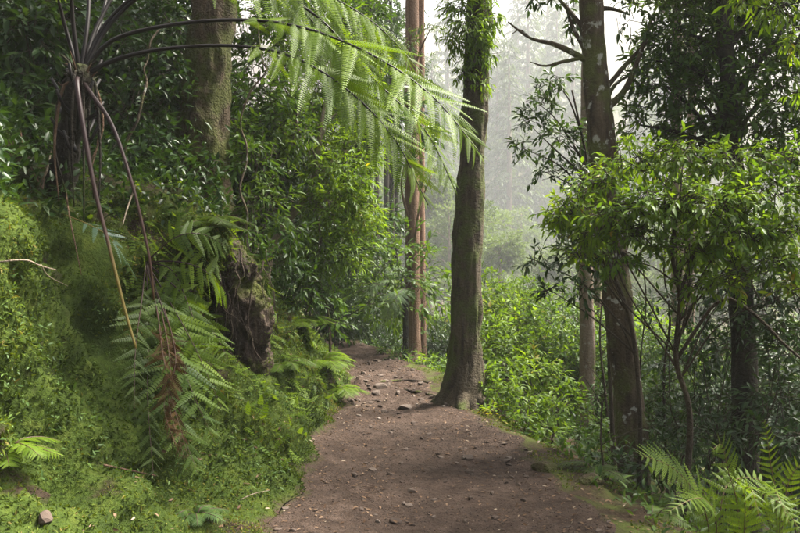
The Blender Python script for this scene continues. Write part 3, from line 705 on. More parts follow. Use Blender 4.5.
plain_tree('forest_tree', 599, 14.5, .075, 'bark_pale', 'thin pale trunk just behind the slim pale brown tree', .0, 15, cz=14)
plain_tree('forest_tree', 681, 17.0, .17, 'bark_pale', 'pale trunk seen through the understory behind the leaning tree', -.008, 13, cz=11)
plain_tree('forest_tree', 689, 18.5, .15, 'bark_pale', 'second pale trunk close beside the pale one behind the leaning tree', .008, 13, cz=11)

for x, y, h, lb in ((7.2, 8.6, 9.0, 'unseen broad leafy tree added for shade down the slope beyond the dark trunked tree'), (8.6, 11.5, 10.0, 'unseen broad leafy tree added for shade lower down the slope behind the first')):  # trees out of view, added so their crowns shade the understory and path
    b = on(x, y, .1); t = root('forest_tree', b, lb, 'tree'); z0 = -b[2]
    pts = [b - [0, 0, .1], b + [0, 0, .3], b + [.1, 0, 3 + z0], b + [0, .1, h + z0]]
    trunk(t, pts, [.25, .18, .14, .04], M['bark_centre'], b, 16, 50, .1, .1)
    cl = crown_over(rng, np.array([x, y, h * .72]), [2.0, 2.0, 1.9], 22, .8); limbs_to(rng, t, pts, cl, .04, M['bark_centre'], b, .3)
    foliage(sprays(rng, cl, 150, .4, 8, .12), t, M['laurel'], b, DIA)

# dark tree with the leafy crown over the slope
rng = np.random.default_rng(5)
db = on(3.0, 6.5, .1); dt = root('forest_tree', db, 'dark trunked tree with a dense dark glossy crown over the slope', 'tree')
dp = [db - [0, 0, .1], db + [0, 0, .3], at(744, 380, 6.5), at(741, 300, 6.5), at(735, 200, 6.6), at(728, 80, 6.7), at(722, -40, 6.8), at(715, -200, 6.9)]
trunk(dt, dp, [.17, .12, .10, .095, .09, .07, .055, .03], M['bark_dark'], db, 20, 70, .15, .1)
cl = [C(690, 35, 7, 36), C(735, 60, 7, 40), C(665, 85, 7, 26), C(705, 105, 6.9, 34), C(775, 85, 6.6, 42), C(755, 125, 6.6, 36), C(720, 10, 7.2, 36), C(790, 20, 6.9, 40), C(690, 140, 6.9, 22), C(640, 125, 7, 18), C(795, 150, 6.5, 30), C(745, -40, 7, 50), C(690, -40, 7, 50), C(800, -40, 6.9, 50), C(650, 60, 7.2, 20)]
limbs_to(rng, dt, dp, cl, .035, M['bark_dark'], db, .4)
cl = [(c, np.asarray(r) * 1.25) for c, r in cl]
foliage(sprays(rng, cl, 720, .28, 8, .085), dt, M['laurel'], db, LEAF, parts=200)

# bright young laurel beside it
lb_ = on(1.95, 5.2, .05); lt = root('laurel_tree', lb_, 'young laurel with bright yellow green leaves spreading across the leaning tree', 'tree')
lp = [lb_ - [0, 0, .05], at(690, 420, 5.1), at(676, 360, 5.0), at(680, 300, 4.95), at(672, 250, 4.9), at(680, 200, 4.8)]
trunk(lt, lp, [.024, .02, .017, .015, .012, .008], M['twig'], lb_, 10, 40, .12, .0)
cl = [C(600, 185, 5, 20), C(632, 165, 5.1, 24), C(685, 158, 4.9, 26), C(735, 165, 4.9, 28), C(615, 215, 4.8, 24), C(665, 205, 4.7, 30), C(715, 205, 4.6, 32), C(770, 195, 4.7, 30), C(790, 235, 4.6, 28), C(640, 240, 4.8, 18), C(745, 235, 4.6, 28), C(575, 205, 5, 14), C(690, 245, 4.7, 20), C(770, 265, 4.6, 20), C(595, 235, 4.9, 16), C(620, 260, 4.8, 14), C(555, 222, 5.1, 10), C(735, 280, 4.7, 18), C(690, 285, 4.8, 14), C(795, 290, 4.6, 16), C(790, 160, 4.8, 20)]
limbs_to(rng, lt, lp, cl, .007, M['twig'], lb_, .5, spread=14)
limb(lt, pp([(676, 360, 5.0), (720, 300, 5), (755, 315, 4.9), (785, 345, 4.8), (815, 370, 4.7)]), [.014, .013, .012, .01, .008], M['twig'], lb_)
limb(lt, pp([(678, 300, 4.95), (700, 245, 4.9), (735, 258, 4.8), (760, 300, 4.8)]), [.013, .011, .009, .006], M['twig'], lb_)
cl += [C(rng.uniform(560, 800), rng.uniform(165, 300), rng.uniform(4.8, 5.6), rng.uniform(10, 18)) for _ in range(16)]
cl = [(c, np.asarray(r) * np.array([1.45, 1.3, .75])) for c, r in cl]
foliage(sprays(rng, cl, 1500, .2, 9, .058, droop=.25), lt, M['laurel_mid'], lb_, leaf_t(.36, .2, .05), parts=300)

# branch of light leaves in the upper corner, from a tree standing on the slope
yb = on(3.9, 5.4, .08); yt = root('young_tree', yb, 'slender tree with light green drooping leaves beyond the dark glossy crown', 'tree')
yp = [yb - [0, 0, .1], yb + [0, 0, 1.5], yb + [-.1, 0, 3.2], at(840, 0, 5.3), at(830, -120, 5.3)]
trunk(yt, yp, [.07, .06, .05, .04, .02], M['twig'], yb, 12, 40, .1, .0)
cl = [C(775, 12, 5.2, 20), C(795, 48, 5.2, 16), C(745, -5, 5.3, 16), C(800, -40, 5.3, 30), C(760, -50, 5.3, 30), C(800, 95, 5.2, 12)]
limbs_to(rng, yt, yp, cl, .015, M['twig'], yb, .5)
foliage(sprays(rng, cl, 1000, .22, 7, .08, droop=.5), yt, M['laurel_bright'], yb, LEAFN, parts=60)

# ------------------------------------------------------------------ shrubs
def sapling(base, label, tpts, clumps, leafm, rng, dens, ll, r, parts=0, tmpl=LEAF):
    b = np.asarray(base, float); t = root('sapling', b, label, 'sapling'); P = [b - [0, 0, .05]] + pp(tpts)
    trunk(t, P, np.linspace(r, r * .35, len(P)), M['twig'], b, 9, 50, .12, .0); limbs_to(rng, t, P, clumps, r * .45, M['twig'], b, .35)
    foliage(sprays(rng, clumps, dens, .22, 7, ll), t, M[leafm], b, tmpl, parts); return t
def shrub(name, base, label, clumps, leafm, rng, dens=500, ll=.09, K=7, tl=.25, parts=0, tmpl=LEAF, stem_r=.009, m='twig', group=None, cat='shrub', droop=.15):
    b = np.asarray(base, float); t = root(name, b, label, cat, group)
    for c, r in clumps:
        c = np.asarray(c); dl = np.linalg.norm(c - b); m1 = b * .7 + c * .3 + rng.normal(0, .09, 3) * dl; mid = b * .35 + c * .65 + np.array([0, 0, -.08 * dl]) + rng.normal(0, .08, 3) * dl
        limb(t, [b - [0, 0, .05], m1, mid, c], [stem_r, stem_r * .85, stem_r * .6, stem_r * .3], M[m], b, 'stem', 5, 14)
    foliage(sprays(rng, clumps, dens, tl, K, ll, droop=droop), t, M[leafm], b, tmpl, parts)
    return t
rng = np.random.default_rng(8)
# leaning laurel over the path edge
b = on(-1.75, 9.6, .05)
t = root('laurel_tree', b, 'pale stemmed laurel with bright leaves leaning from the bank over the path', 'tree')
tp = [b - [0, 0, .1], at(272, 245, 9.6), at(290, 218, 9.55), at(306, 196, 9.5), at(316, 170, 9.5), at(322, 120, 9.6), at(335, 60, 9.8)]
trunk(t, tp, [.06, .05, .045, .04, .035, .028, .015], M['twig_pale'], b, 12, 50, .1, .0)
cl = [C(345, 165, 9.5, 28), C(360, 212, 9.3, 20), C(335, 215, 9.2, 26), C(305, 145, 9.8, 26), C(362, 150, 9.8, 20), C(350, 110, 10, 28), C(315, 100, 10, 30), C(348, 250, 9.2, 20), C(318, 255, 9.0, 22), C(374, 235, 9.4, 8), C(340, 190, 9.2, 26), C(362, 60, 10.2, 20), C(345, 40, 10.2, 26), C(320, 60, 10.3, 26)]
limbs_to(rng, t, tp, cl, .018, M['twig_pale'], b, .45)
cl = [(c, np.asarray(r) * 1.25) for c, r in cl]
foliage(sprays(rng, cl, 620, .3, 9, .095), t, M['laurel_bright'], b, LEAFN, parts=150)
shrub('bank_shrub', hit(300, 300)[0], 'glossy leaved shrub below the leaning laurel on the bank', [C(300, 290, 8.6, 26), C(278, 262, 8.4, 24), C(322, 300, 8.9, 20), C(335, 325, 9.2, 14), C(305, 262, 8.9, 22)], 'laurel', rng, 620, .09, parts=60)
shrub('bank_shrub', hit(262, 215)[0], 'long leaved shrub growing above the rotten stump', [C(268, 205, 7.6, 26), C(290, 235, 7.8, 20), C(255, 165, 7.7, 26), C(250, 235, 7.3, 14)], 'laurel', rng, 600, .11, tmpl=LEAFN, parts=80)
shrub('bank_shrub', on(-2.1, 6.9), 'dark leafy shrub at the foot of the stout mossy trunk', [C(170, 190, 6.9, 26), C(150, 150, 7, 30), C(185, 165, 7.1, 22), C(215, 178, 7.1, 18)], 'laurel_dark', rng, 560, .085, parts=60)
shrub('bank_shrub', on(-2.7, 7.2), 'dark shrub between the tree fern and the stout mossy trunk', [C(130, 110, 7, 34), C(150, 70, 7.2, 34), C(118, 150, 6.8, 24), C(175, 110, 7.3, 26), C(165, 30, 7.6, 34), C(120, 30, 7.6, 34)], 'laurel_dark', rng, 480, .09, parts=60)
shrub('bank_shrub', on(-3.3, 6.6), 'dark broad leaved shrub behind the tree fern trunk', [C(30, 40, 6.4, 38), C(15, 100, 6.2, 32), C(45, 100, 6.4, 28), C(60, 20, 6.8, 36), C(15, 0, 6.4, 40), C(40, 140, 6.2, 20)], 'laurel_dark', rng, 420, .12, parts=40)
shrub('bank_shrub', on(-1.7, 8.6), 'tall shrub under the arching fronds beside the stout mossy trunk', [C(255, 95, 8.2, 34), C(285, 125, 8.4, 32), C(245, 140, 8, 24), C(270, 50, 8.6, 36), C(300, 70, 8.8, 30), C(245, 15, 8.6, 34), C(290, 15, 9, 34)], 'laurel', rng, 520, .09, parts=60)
shrub('bank_shrub', on(-2.6, 11.2), 'shrub with light leaves high on the bank behind the arching fronds', [C(320, 20, 11, 40), C(360, 20, 11.4, 34), C(375, 80, 11.4, 26), C(300, -10, 11, 40), C(355, -20, 11.5, 36)], 'laurel', rng, 330, .10)

# bright shrubs on the slope edge
for i, (x, y, lb, cls, mm, dn, pr) in enumerate([
    (1.25, 8.6, 'bright leafy shrub at the foot of the path side tree', [C(492, 395, 8.8, 20), C(482, 375, 9, 14), C(508, 375, 9.2, 18), C(500, 415, 8.3, 16)], 'laurel_bright', 760, 60),
    (1.6, 8.0, 'low bright shrub at the path edge next to the mossy verge', [C(528, 420, 8.2, 20), C(548, 435, 7.8, 16), C(520, 398, 8.6, 18), C(555, 412, 8.2, 16)], 'laurel_bright', 760, 60),
    (1.9, 9.6, 'bright shrub between the path side tree and the slim pale tree', [C(535, 375, 10, 22), C(555, 385, 9.8, 20), C(515, 352, 10.5, 20), C(565, 405, 9.4, 16)], 'laurel_bright', 520, 0),
    (1.5, 11.2, 'rounded green shrub rising behind the bright shrubs', [C(495, 335, 11.5, 22), C(520, 330, 12, 24), C(480, 350, 11, 14), C(545, 345, 12, 20)], 'laurel_bright', 420, 0),
    (0.15, 12.6, 'small shrub at the foot of the cedar pair', [C(428, 366, 12.4, 12), C(440, 372, 12, 10), C(415, 362, 12.8, 8)], 'laurel_bright', 700, 0),
    (-0.05, 13.2, 'low dark shrub at the path end before the cedar pair', [C(396, 360, 13.2, 10), C(405, 366, 12.8, 7), C(390, 352, 13.8, 8)], 'laurel', 700, 0)]):
    shrub('slope_shrub', on(x, y), lb, cls, mm, rng, dn, .085 if y < 9 else .1, parts=pr)

# dim understory on the slope
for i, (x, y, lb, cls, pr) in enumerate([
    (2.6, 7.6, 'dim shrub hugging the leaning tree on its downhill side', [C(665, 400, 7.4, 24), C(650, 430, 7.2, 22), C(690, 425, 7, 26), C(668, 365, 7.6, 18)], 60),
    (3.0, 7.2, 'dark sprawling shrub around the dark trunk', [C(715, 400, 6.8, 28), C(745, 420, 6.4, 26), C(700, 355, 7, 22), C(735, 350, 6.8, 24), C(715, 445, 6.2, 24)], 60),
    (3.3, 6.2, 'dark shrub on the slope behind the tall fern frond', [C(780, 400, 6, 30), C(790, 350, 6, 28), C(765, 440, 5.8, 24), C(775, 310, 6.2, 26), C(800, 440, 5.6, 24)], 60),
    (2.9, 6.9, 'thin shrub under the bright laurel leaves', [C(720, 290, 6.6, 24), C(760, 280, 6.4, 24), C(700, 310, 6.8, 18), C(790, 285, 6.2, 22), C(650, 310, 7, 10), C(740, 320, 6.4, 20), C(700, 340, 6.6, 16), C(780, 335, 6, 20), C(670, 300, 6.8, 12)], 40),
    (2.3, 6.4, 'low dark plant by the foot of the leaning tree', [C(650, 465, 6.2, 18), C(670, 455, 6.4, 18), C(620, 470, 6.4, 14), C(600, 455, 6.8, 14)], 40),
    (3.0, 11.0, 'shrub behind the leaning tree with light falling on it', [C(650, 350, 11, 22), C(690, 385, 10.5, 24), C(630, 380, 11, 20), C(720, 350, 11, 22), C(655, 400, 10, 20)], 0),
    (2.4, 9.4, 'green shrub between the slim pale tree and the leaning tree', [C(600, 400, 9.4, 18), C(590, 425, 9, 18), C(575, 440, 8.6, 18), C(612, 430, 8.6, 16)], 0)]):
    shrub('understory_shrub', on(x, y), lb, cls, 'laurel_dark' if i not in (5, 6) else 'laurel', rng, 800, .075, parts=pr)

# dark leafy branch in front of the slim pale tree
sapling(on(2.0, 6.3), 'sapling with dark leafy sprays held against the misty gap', [(640, 420, 6.3), (632, 330, 6.25), (612, 270, 6.2), (596, 235, 6.2), (590, 205, 6.2)], [C(560, 238, 6.2, 15), C(535, 262, 6.2, 11), C(575, 262, 6.1, 15), C(550, 290, 6.2, 10), C(590, 235, 6.1, 14), C(585, 290, 6, 12), C(605, 262, 6.1, 14)], 'laurel_dark', rng, 1100, .075, .022, 80)
sapling(on(2.35, 8.2), 'tall thin sapling with sparse sprays before the misty gap', [(612, 420, 8.2), (606, 300, 8.2), (596, 220, 8.1), (585, 150, 8), (572, 90, 8)], [C(540, 105, 8, 18), C(560, 140, 8, 20), C(522, 148, 8, 12), C(575, 172, 8, 18), C(555, 82, 8, 14), C(590, 130, 8, 18), C(545, 172, 8, 13), C(590, 200, 8, 16), C(530, 125, 8, 12)], 'laurel_dark', rng, 700, .08, .03, 60)
# bare thin stems
for L, r, lb in (([(606, 520, 6.0), (604, 470, 6.0), (601, 440, 6), (602, 395, 6)], .012, 'bare dead sapling standing before the leaning tree'),
                 ([(668, 470, 7.4), (664, 380, 7.4), (670, 320, 7.4), (664, 270, 7.4), (668, 220, 7.4)], .016, 'crooked thin stem rising through the understory'),
                 ([(648, 460, 8), (640, 380, 8), (646, 300, 8), (640, 250, 8)], .012, 'wiry stem just behind the leaning tree'),
                 ([(612, 480, 9), (606, 400, 9.2), (600, 340, 9.3), (603, 290, 9.4)], .02, 'thin grey stem between the two slim pale trunks')):
    P = pp(L); P[0][2] = drop(P[0][0], P[0][1]) - .05; t = root('bare_sapling', P[0], lb, 'sapling')
    G().tube(P, np.linspace(r, r * .45, len(P)), 7, n=30, bump=.2, bscale=8).build('stem', M['twig'], t, True, P[0])
    for k in range(5):
        a = spline(P, 20)[rng.integers(8, 19)]; d = nrm(np.array([rng.normal(), rng.normal() * .4, .6])); l = rng.uniform(.25, .5)
        limb(t, [a, a + d * l * .5 + [0, 0, .02], a + d * l], [r * .4, r * .3, r * .12], M['twig'], P[0], 'branch', 5, 8)

# ------------------------------------------------------------------ ferns at the lower corner
rng = np.random.default_rng(21)
def corner_fern(bpx, bY, fr, lb, mm):
    x = (bpx - CX) / F * bY; b = on(x, bY, .02); t = root('lady_fern', b, lb, 'fern')
    for (pts, pl, up) in fr: frond(t, [b] + pp(pts), pl, 18, M[mm], b, rng, .22, .006, True, 1, upv=up, droop=.12, srnd=(.7, .9))
corner_fern(715, 4.4, [([(706, 515, 4.4), (690, 485, 4.3), (668, 465, 4.2), (640, 455, 4.1)], .21, (0.1, -.7, 1)),
                       ([(716, 520, 4.3), (705, 500, 4.2), (690, 500, 4.0), (668, 512, 3.9)], .13, (0, -.6, 1)),
                       ([(722, 500, 4.5), (735, 480, 4.6), (760, 480, 4.7), (785, 500, 4.7)], .15, (0, -.7, 1))],
            'wide fern with long feathery frond arching towards the path', 'fern_bright')
corner_fern(742, 4.3, [([(738, 510, 4.3), (728, 470, 4.25), (722, 445, 4.2), (712, 450, 4.1)], .13, (0.3, -1, .4)),
                       ([(745, 515, 4.2), (745, 490, 4.1), (752, 490, 4.0), (760, 520, 3.9)], .12, (0, -.8, 1)),
                       ([(748, 515, 4.3), (762, 495, 4.2), (782, 505, 4.1), (800, 530, 4.0)], .13, (0, -.8, 1))],
            'bright green fern with erect fronds between two taller ferns', 'fern_bright')
corner_fern(778, 4.6, [([(776, 500, 4.6), (770, 460, 4.6), (767, 435, 4.55), (764, 420, 4.5)], .10, (0.1, -1, .2)),
                       ([(785, 500, 4.6), (795, 470, 4.6), (810, 460, 4.6)], .12, (0, -1, .5)),
                       ([(780, 510, 4.4), (775, 490, 4.3), (780, 500, 4.1), (790, 525, 4.0)], .12, (0, -.7, 1))],
            'tall fern with one frond standing straight up beside the dark shrub', 'fern_bright')
for i, (x, y, fl, lb) in enumerate([(1.55, 5.9, .35, 'small fern on the mossy verge beside the path'), (1.75, 5.2, .35, 'fern in the shade under the leaning tree near the path'), (2.0, 5.8, .4, 'dim fern tuft on the slope before the low dark plant')]):
    fern_rosette('slope_fern', on(x, y, .02), lb, rng, 7, fl, .1, M['fern' if i else 'fern_dark'], None, .5, 0, 6.0)

# distant tree fern
b = on(.1, 13.4, .05); t = root('tree_fern', b, 'small tree fern opening its pale frond beside the cedar pair', 'tree fern')
hub = at(405, 288, 13.4)
trunk(t, [b - [0, 0, .1], b + [0, 0, .6], hub], [.06, .05, .04], M['bark_dark'], b, 12, 24, .2, .2)
for pts in ([(396, 281, 13.3), (382, 281, 13.2), (366, 295, 13.0)], [(412, 280, 13.5), (424, 284, 13.6), (434, 300, 13.6)], [(400, 292, 13), (392, 304, 12.8), (384, 322, 12.7)], [(404, 278, 13.8), (400, 268, 14.4), (392, 266, 15)]):
    frond(t, [hub] + pp(pts), .36, 18, M['fern_pale'], b, rng, .15, .01, False, 0, droop=.15, srnd=(.2, .6))

# ------------------------------------------------------------------ forest behind: copies of a few trees and shrubs
rng = np.random.default_rng(31)
def bush_proto(seed, leafm, ll, dens, label):
    r = np.random.default_rng(seed); o = np.zeros(3)
    cl = [(np.array([r.normal(0, .55), r.normal(0, .55), r.uniform(.5, 1.8)]), r.uniform(.4, .65)) for _ in range(9)]
    return shrub('forest_shrub', o, label, cl, leafm, r, dens, ll, 7, .3)
def broad_proto(seed, leafm, h, label):
    r = np.random.default_rng(seed); o = np.zeros(3); t = root('hill_tree', o, label, 'tree')
    pts = [[0, 0, -.3], [0, 0, 1], [.15, .1, h * .5], [.1, 0, h * .95]]
    trunk(t, pts, [.22, .17, .12, .03], M['bark_pale'], o, 10, 30, .1, .0)
    cl = [(np.array([r.normal(0, 1.3), r.normal(0, 1.3), h * r.uniform(.3, .98)]), (r.uniform(.8, 1.2), r.uniform(.8, 1.2), r.uniform(.5, .7))) for _ in range(20)]
    limbs_to(r, t, pts, cl, .05, M['bark_pale'], o, .2)
    foliage(sprays(r, cl, 85, .6, 8, .22), t, M[leafm], o, DIA, twig_r=.008); return t
def conifer_proto(seed, h, r0, label):
    r = np.random.default_rng(seed); o = np.zeros(3); t = root('conifer_tree', o, label, 'tree')
    trunk(t, [[0, 0, -.5], [0, 0, 1], [.05, 0, h * .5], [0, 0, h]], [r0 * 1.3, r0, r0 * .7, .03], M['bark_pale'], o, 10, 40, .05, .0)
    g = G(); pos, D, S = [], [], []
    for i in range(70):
        z = h * (.22 + .76 * (i / 70.0) ** .9) + r.normal(0, .15); a = i * 2.4 + r.normal(0, .3); L = (1 - z / h) * h * .17 + .5; L *= r.uniform(.6, 1.2)
        dr = np.array([math.cos(a), math.sin(a), 0]); P = spline([[0, 0, z], dr * L * .5 + [0, 0, z + .02 * L], dr * L + [0, 0, z - .28 * L]], 8)
        g.tube(P, np.linspace(.04, .01, 8), 4, m=1)
        k = int(26 * L); tt = r.random(k) ** .8 * .9 + .1
        for t_ in tt:
            p = P[min(7, int(t_ * 7.99))] + r.normal(0, .06 + .12 * t_, 3); pos.append(p)
            sd = np.cross(dr, [0, 0, 1]) * r.choice([-1, 1]); D.append(nrm(dr * .6 + sd * r.uniform(.2, 1) - np.array([0, 0, r.uniform(.1, .7)]))); S.append(r.uniform(.35, .75))
    pos, D, S = map(np.array, (pos, D, S))
    g.scatter(diamond_t(.28, .05, .25), pos, frames(D, np.array([0, 0, 1.0]) + r.normal(0, .3, pos.shape)), S, np.clip(r.normal(.5, .25, len(S)), 0, 1))
    g.build('crown', [M['needle'], M['twig']], t, True, o); return t

protos = [bush_proto(1, 'laurel_dark', .10, 300, 'x'), bush_proto(2, 'laurel', .10, 300, 'x'), bush_proto(3, 'laurel_bright', .10, 300, 'x')]
broads = [broad_proto(4, 'broad_far', 7.5, 'x'), broad_proto(5, 'broad_far', 9.0, 'x')]
cons = [conifer_proto(6, 22, .30, 'x'), conifer_proto(7, 26, .36, 'x')]
note_kids()
used = set()
def place(proto, x, y, sc, label, group, dz=0.0, rz=None):
    loc = (x, y, drop(x, y) - .05 * sc + dz); rz = rng.uniform(0, 6.28) if rz is None else rz
    if proto.name not in used:
        used.add(proto.name); proto.location = loc; proto.rotation_euler = (0, 0, rz); proto.scale = (sc,) * 3; proto['label'] = label; proto['group'] = group; return proto
    return copy_thing(proto, loc, rz, sc, label, group)
# dark thicket on the hill behind the tree fern and at the end of the path
for px, Y, sc, k in [(20, 9, 1.5, 0), (90, 9.5, 1.6, 0), (150, 10, 1.6, 0), (215, 10.5, 1.5, 0), (265, 11.5, 1.5, 0), (60, 12.5, 1.8, 0), (130, 13.5, 1.9, 0), (200, 14, 1.9, 0), (255, 15, 1.9, 1), (310, 14, 1.5, 1), (-20, 11, 1.8, 0), (330, 17, 1.7, 0)]:
    place(protos[k], (px - CX) / F * Y, Y, sc, ('dark leafy bush in the thicket on the hill above the bank', 'mid green bush standing out of the dark thicket above the bank')[k], 'thicket above the bank')
for px, Y, sc, k in [(335, 15.5, .75, 0), (358, 17.2, .62, 0), (380, 18.5, .62, 0), (400, 17.5, .6, 0), (340, 20, 1.0, 0), (372, 22, .8, 0), (440, 17, .75, 0), (455, 19, .9, 1), (425, 20, .8, 0), (395, 24, .9, 0)]:
    place(protos[k], (px - CX) / F * Y, Y, sc, ('dark bush in the thicket closing the end of the path', 'mid green bush beside the dark thicket closing the end of the path')[k], 'thicket at the bend')
for px, Y, sc, k in [(500, 15, 1.3, 2), (535, 14, 1.3, 2), (560, 17, 1.6, 1), (520, 19, 1.7, 2), (490, 21, 1.8, 2), (610, 15, 1.3, 1), (640, 17, 1.5, 1), (710, 14, 1.4, 1), (760, 12, 1.4, 0), (800, 11, 1.4, 0), (670, 20, 1.8, 1), (740, 19, 1.8, 1), (780, 16, 1.7, 1), (575, 12.5, 1.1, 1), (635, 12.5, 1.0, 1)]:
    place(protos[k], (px - CX) / F * Y, Y, sc, ('dark glossy bush in the hollow below the path', 'mid green bush in the hollow below the path', 'bright yellow green bush in the hollow below the path')[k], 'bushes in the hollow')
for px, Y, sc, k in [(500, 76, 1.62, 0), (450, 91, 1.82, 1), (545, 85, 1.62, 0), (480, 121, 2.23, 1), (575, 111, 2.03, 0), (430, 139, 2.65, 0), (520, 153, 2.65, 1), (620, 96, 2.03, 0), (690, 81, 2.03, 1), (760, 76, 2.03, 0), (660, 132, 2.65, 0), (400, 117, 2.65, 1), (350, 102, 2.65, 0), (460, 204, 3.04, 0), (560, 216, 3.04, 1), (720, 139, 2.84, 1), (800, 114, 2.65, 0), (310, 91, 2.65, 1), (500, 267, 3.25, 0), (590, 280, 3.25, 1), (530, 331, 3.44, 0), (640, 229, 3.25, 0)]:
    place(broads[k], (px - CX) / F * Y, Y, sc, 'pale green broad crowned tree in the misty hollow', 'broad crowned trees in the mist')
for px, Y, sc, k in [(440, 172, 2.10, 0), (415, 206, 2.45, 1), (545, 276, 2.27, 0), (500, 345, 2.45, 1), (527, 436, 2.80, 0), (562, 379, 2.45, 1), (582, 252, 2.27, 0), (640, 218, 2.27, 1), (690, 195, 2.27, 0), (468, 287, 2.62, 0), (395, 252, 2.45, 0), (612, 413, 2.80, 1), (660, 322, 2.62, 0), (720, 276, 2.45, 1), (770, 206, 2.27, 0), (370, 184, 2.27, 1), (548, 529, 2.98, 0), (488, 505, 2.98, 0), (592, 552, 3.15, 1), (440, 390, 2.80, 1), (515, 609, 3.15, 1), (650, 505, 3.15, 0), (340, 218, 2.45, 0), (800, 276, 2.45, 1), (425, 529, 3.15, 0), (535, 644, 3.32, 1), (570, 667, 3.32, 0), (470, 644, 3.32, 1)]:
    place(cons[k], (px - CX) / F * Y, Y, sc, 'pale tall conifer standing in the mist on the far hillside', 'conifers in the mist')
for i in range(46):
    px = rng.uniform(380, 740); Y = rng.uniform(95, 300)
    place(broads[i % 2], (px - CX) / F * Y, Y, rng.uniform(1.6, 2.6), 'pale green broad crowned tree in the misty hollow', 'broad crowned trees in the mist')
for i in range(170):
    px = rng.uniform(340, 730); Y = rng.uniform(300, 740)
    place(cons[i % 2], (px - CX) / F * Y, Y, rng.uniform(1.5, 2.3), 'pale tall conifer standing in the mist on the far hillside', 'conifers in the mist')
for px, Y, sc, k in [(497, 230, 3.0, 0), (509, 200, 2.7, 1), (528, 250, 3.2, 1), (541, 215, 2.7, 0), (557, 270, 3.3, 0), (573, 240, 3.0, 1), (432, 210, 2.8, 0), (447, 260, 3.2, 1), (518, 300, 3.4, 0), (548, 320, 3.4, 1), (640, 230, 2.8, 0), (668, 260, 3.0, 1)]:
    place(cons[k], (px - CX) / F * Y, Y, sc, 'very tall misty conifer towering over the hollow', 'tall conifers in the mist')
# thin dark trunks in the gloom behind the bend
note_kids()
stem0 = None
for px, Y in [(352, 24), (361, 26), (369, 23), (378, 27), (389, 25), (398, 28), (345, 28), (384, 30)]:
    x = (px - CX) / F * Y
    if stem0 is None:
        b = np.zeros(3); stem0 = root('pole_tree', b, 'slim dark trunk in the gloom behind the bend', 'tree', 'slim trunks behind the bend')
        pts = [[0, 0, -.4], [0, 0, 1], [.1, 0, 6], [.05, 0, 14]]; trunk(stem0, pts, [.16, .13, .1, .05], M['bark_dark'], b, 10, 30, .08, .0)
        cl = crown_over(rng, [0, 0, 11.5], [1.3, 1.3, 2.5], 8, .8); limbs_to(rng, stem0, pts, cl, .03, M['bark_dark'], b, .5)
        foliage(sprays(rng, cl, 60, .5, 8, .16), stem0, M['laurel_dark'], b, DIA); note_kids(); stem0.location = (x, Y, drop(x, Y))
    else: copy_thing(stem0, (x, Y, drop(x, Y)), rng.uniform(0, 6.28), rng.uniform(.85, 1.15))

# ------------------------------------------------------------------ small things on the bank
def stick(name, L, r, m, lb, cat, group=None, jit=.0, off=.03):
    P = [front(px, py, d) for px, py, d in L]; t = G().tube(P, np.linspace(r, r * .5, len(P)), 6, n=24, bump=.25, bscale=20)
    o = t.build(name, m, None, True, P[0]); o.location = Vector(P[0]); return tag(o, lb, cat, group)
stick('dead_vine', [(6, 90, .35), (8, 140, .3), (12, 180, .2), (22, 196, .1), (34, 186, .15), (42, 160, .25), (50, 110, .35)], .009, M['dead'], 'dead brown stem hanging in a loop under the tree fern', 'stem')
stick('dead_vine', [(12, 85, .3), (14, 130, .3), (16, 170, .2), (24, 192, .1)], .006, M['dead'], 'thin dead stem inside the loop of hanging brown stem', 'stem')
stick('dead_vine', [(30, 190, .1), (46, 150, .2), (58, 110, .3)], .008, M['twig_pale'], 'greyish dead stem leaning against the tree fern trunk', 'stem')
stick('dead_vine', [(58, 182, .1), (62, 215, .12), (70, 255, .1), (74, 275, .05)], .006, M['dead'], 'straight brown stem stuck down the moss under the tree fern', 'stem')
stick('dead_branch', [(-10, 262, .1), (15, 260, .12), (32, 266, .1), (48, 270, .08)], .006, M['twig_pale'], 'pale dead twig lying across the moss', 'twig')
stick('dead_branch', [(32, 265, .1), (40, 276, .1), (60, 286, .05)], .004, M['twig_pale'], 'small fork of pale twig below the dead twig', 'twig')
stick('dead_branch', [(130, 185, .1), (122, 205, .12), (116, 225, .06)], .008, M['twig_pale'], 'short pale broken stick between the two hanging stipes', 'twig')
stick('dead_branch', [(95, 465, .05), (120, 470, .07), (150, 476, .05)], .006, M['dead'], 'brown twig on the moss ledge under the hanging fern', 'twig')
stick('dead_branch', [(232, 500, .03), (245, 494, .05), (262, 490, .03)], .004, M['twig_pale'], 'thin pale twig at the foot of the bank', 'twig')
# bare branches among the dark shrubs
for L, r, lb in (([(118, 200, 6.6), (138, 110, 6.6), (150, 60, 6.7), (165, 20, 6.8)], .016, 'bare lichen grey sapling leaning between tree fern and stout trunk'),
                 ([(235, 190, 7.2), (250, 120, 7.3), (262, 60, 7.4), (258, 10, 7.5)], .014, 'thin bare stem beside the stout mossy trunk'),
                 ([(330, 300, 9), (318, 200, 9.2), (300, 120, 9.3), (286, 60, 9.4), (300, -20, 9.5)], .018, 'thin grey stem rising beside the leaning laurel')):
    P = pp(L); P[0][2] = min(P[0][2], drop(P[0][0], P[0][1])) - .03; Q = spline(P, 14); Q[1:] += rng.normal(0, .035, (13, 3)); o = G().tube(Q, np.linspace(r, r * .4, 14), 8, n=60, bump=.25, bscale=12).build('bare_sapling', M['bark_lichen'], None, True, P[0]); o.location = Vector(P[0]); tag(o, lb, 'sapling')

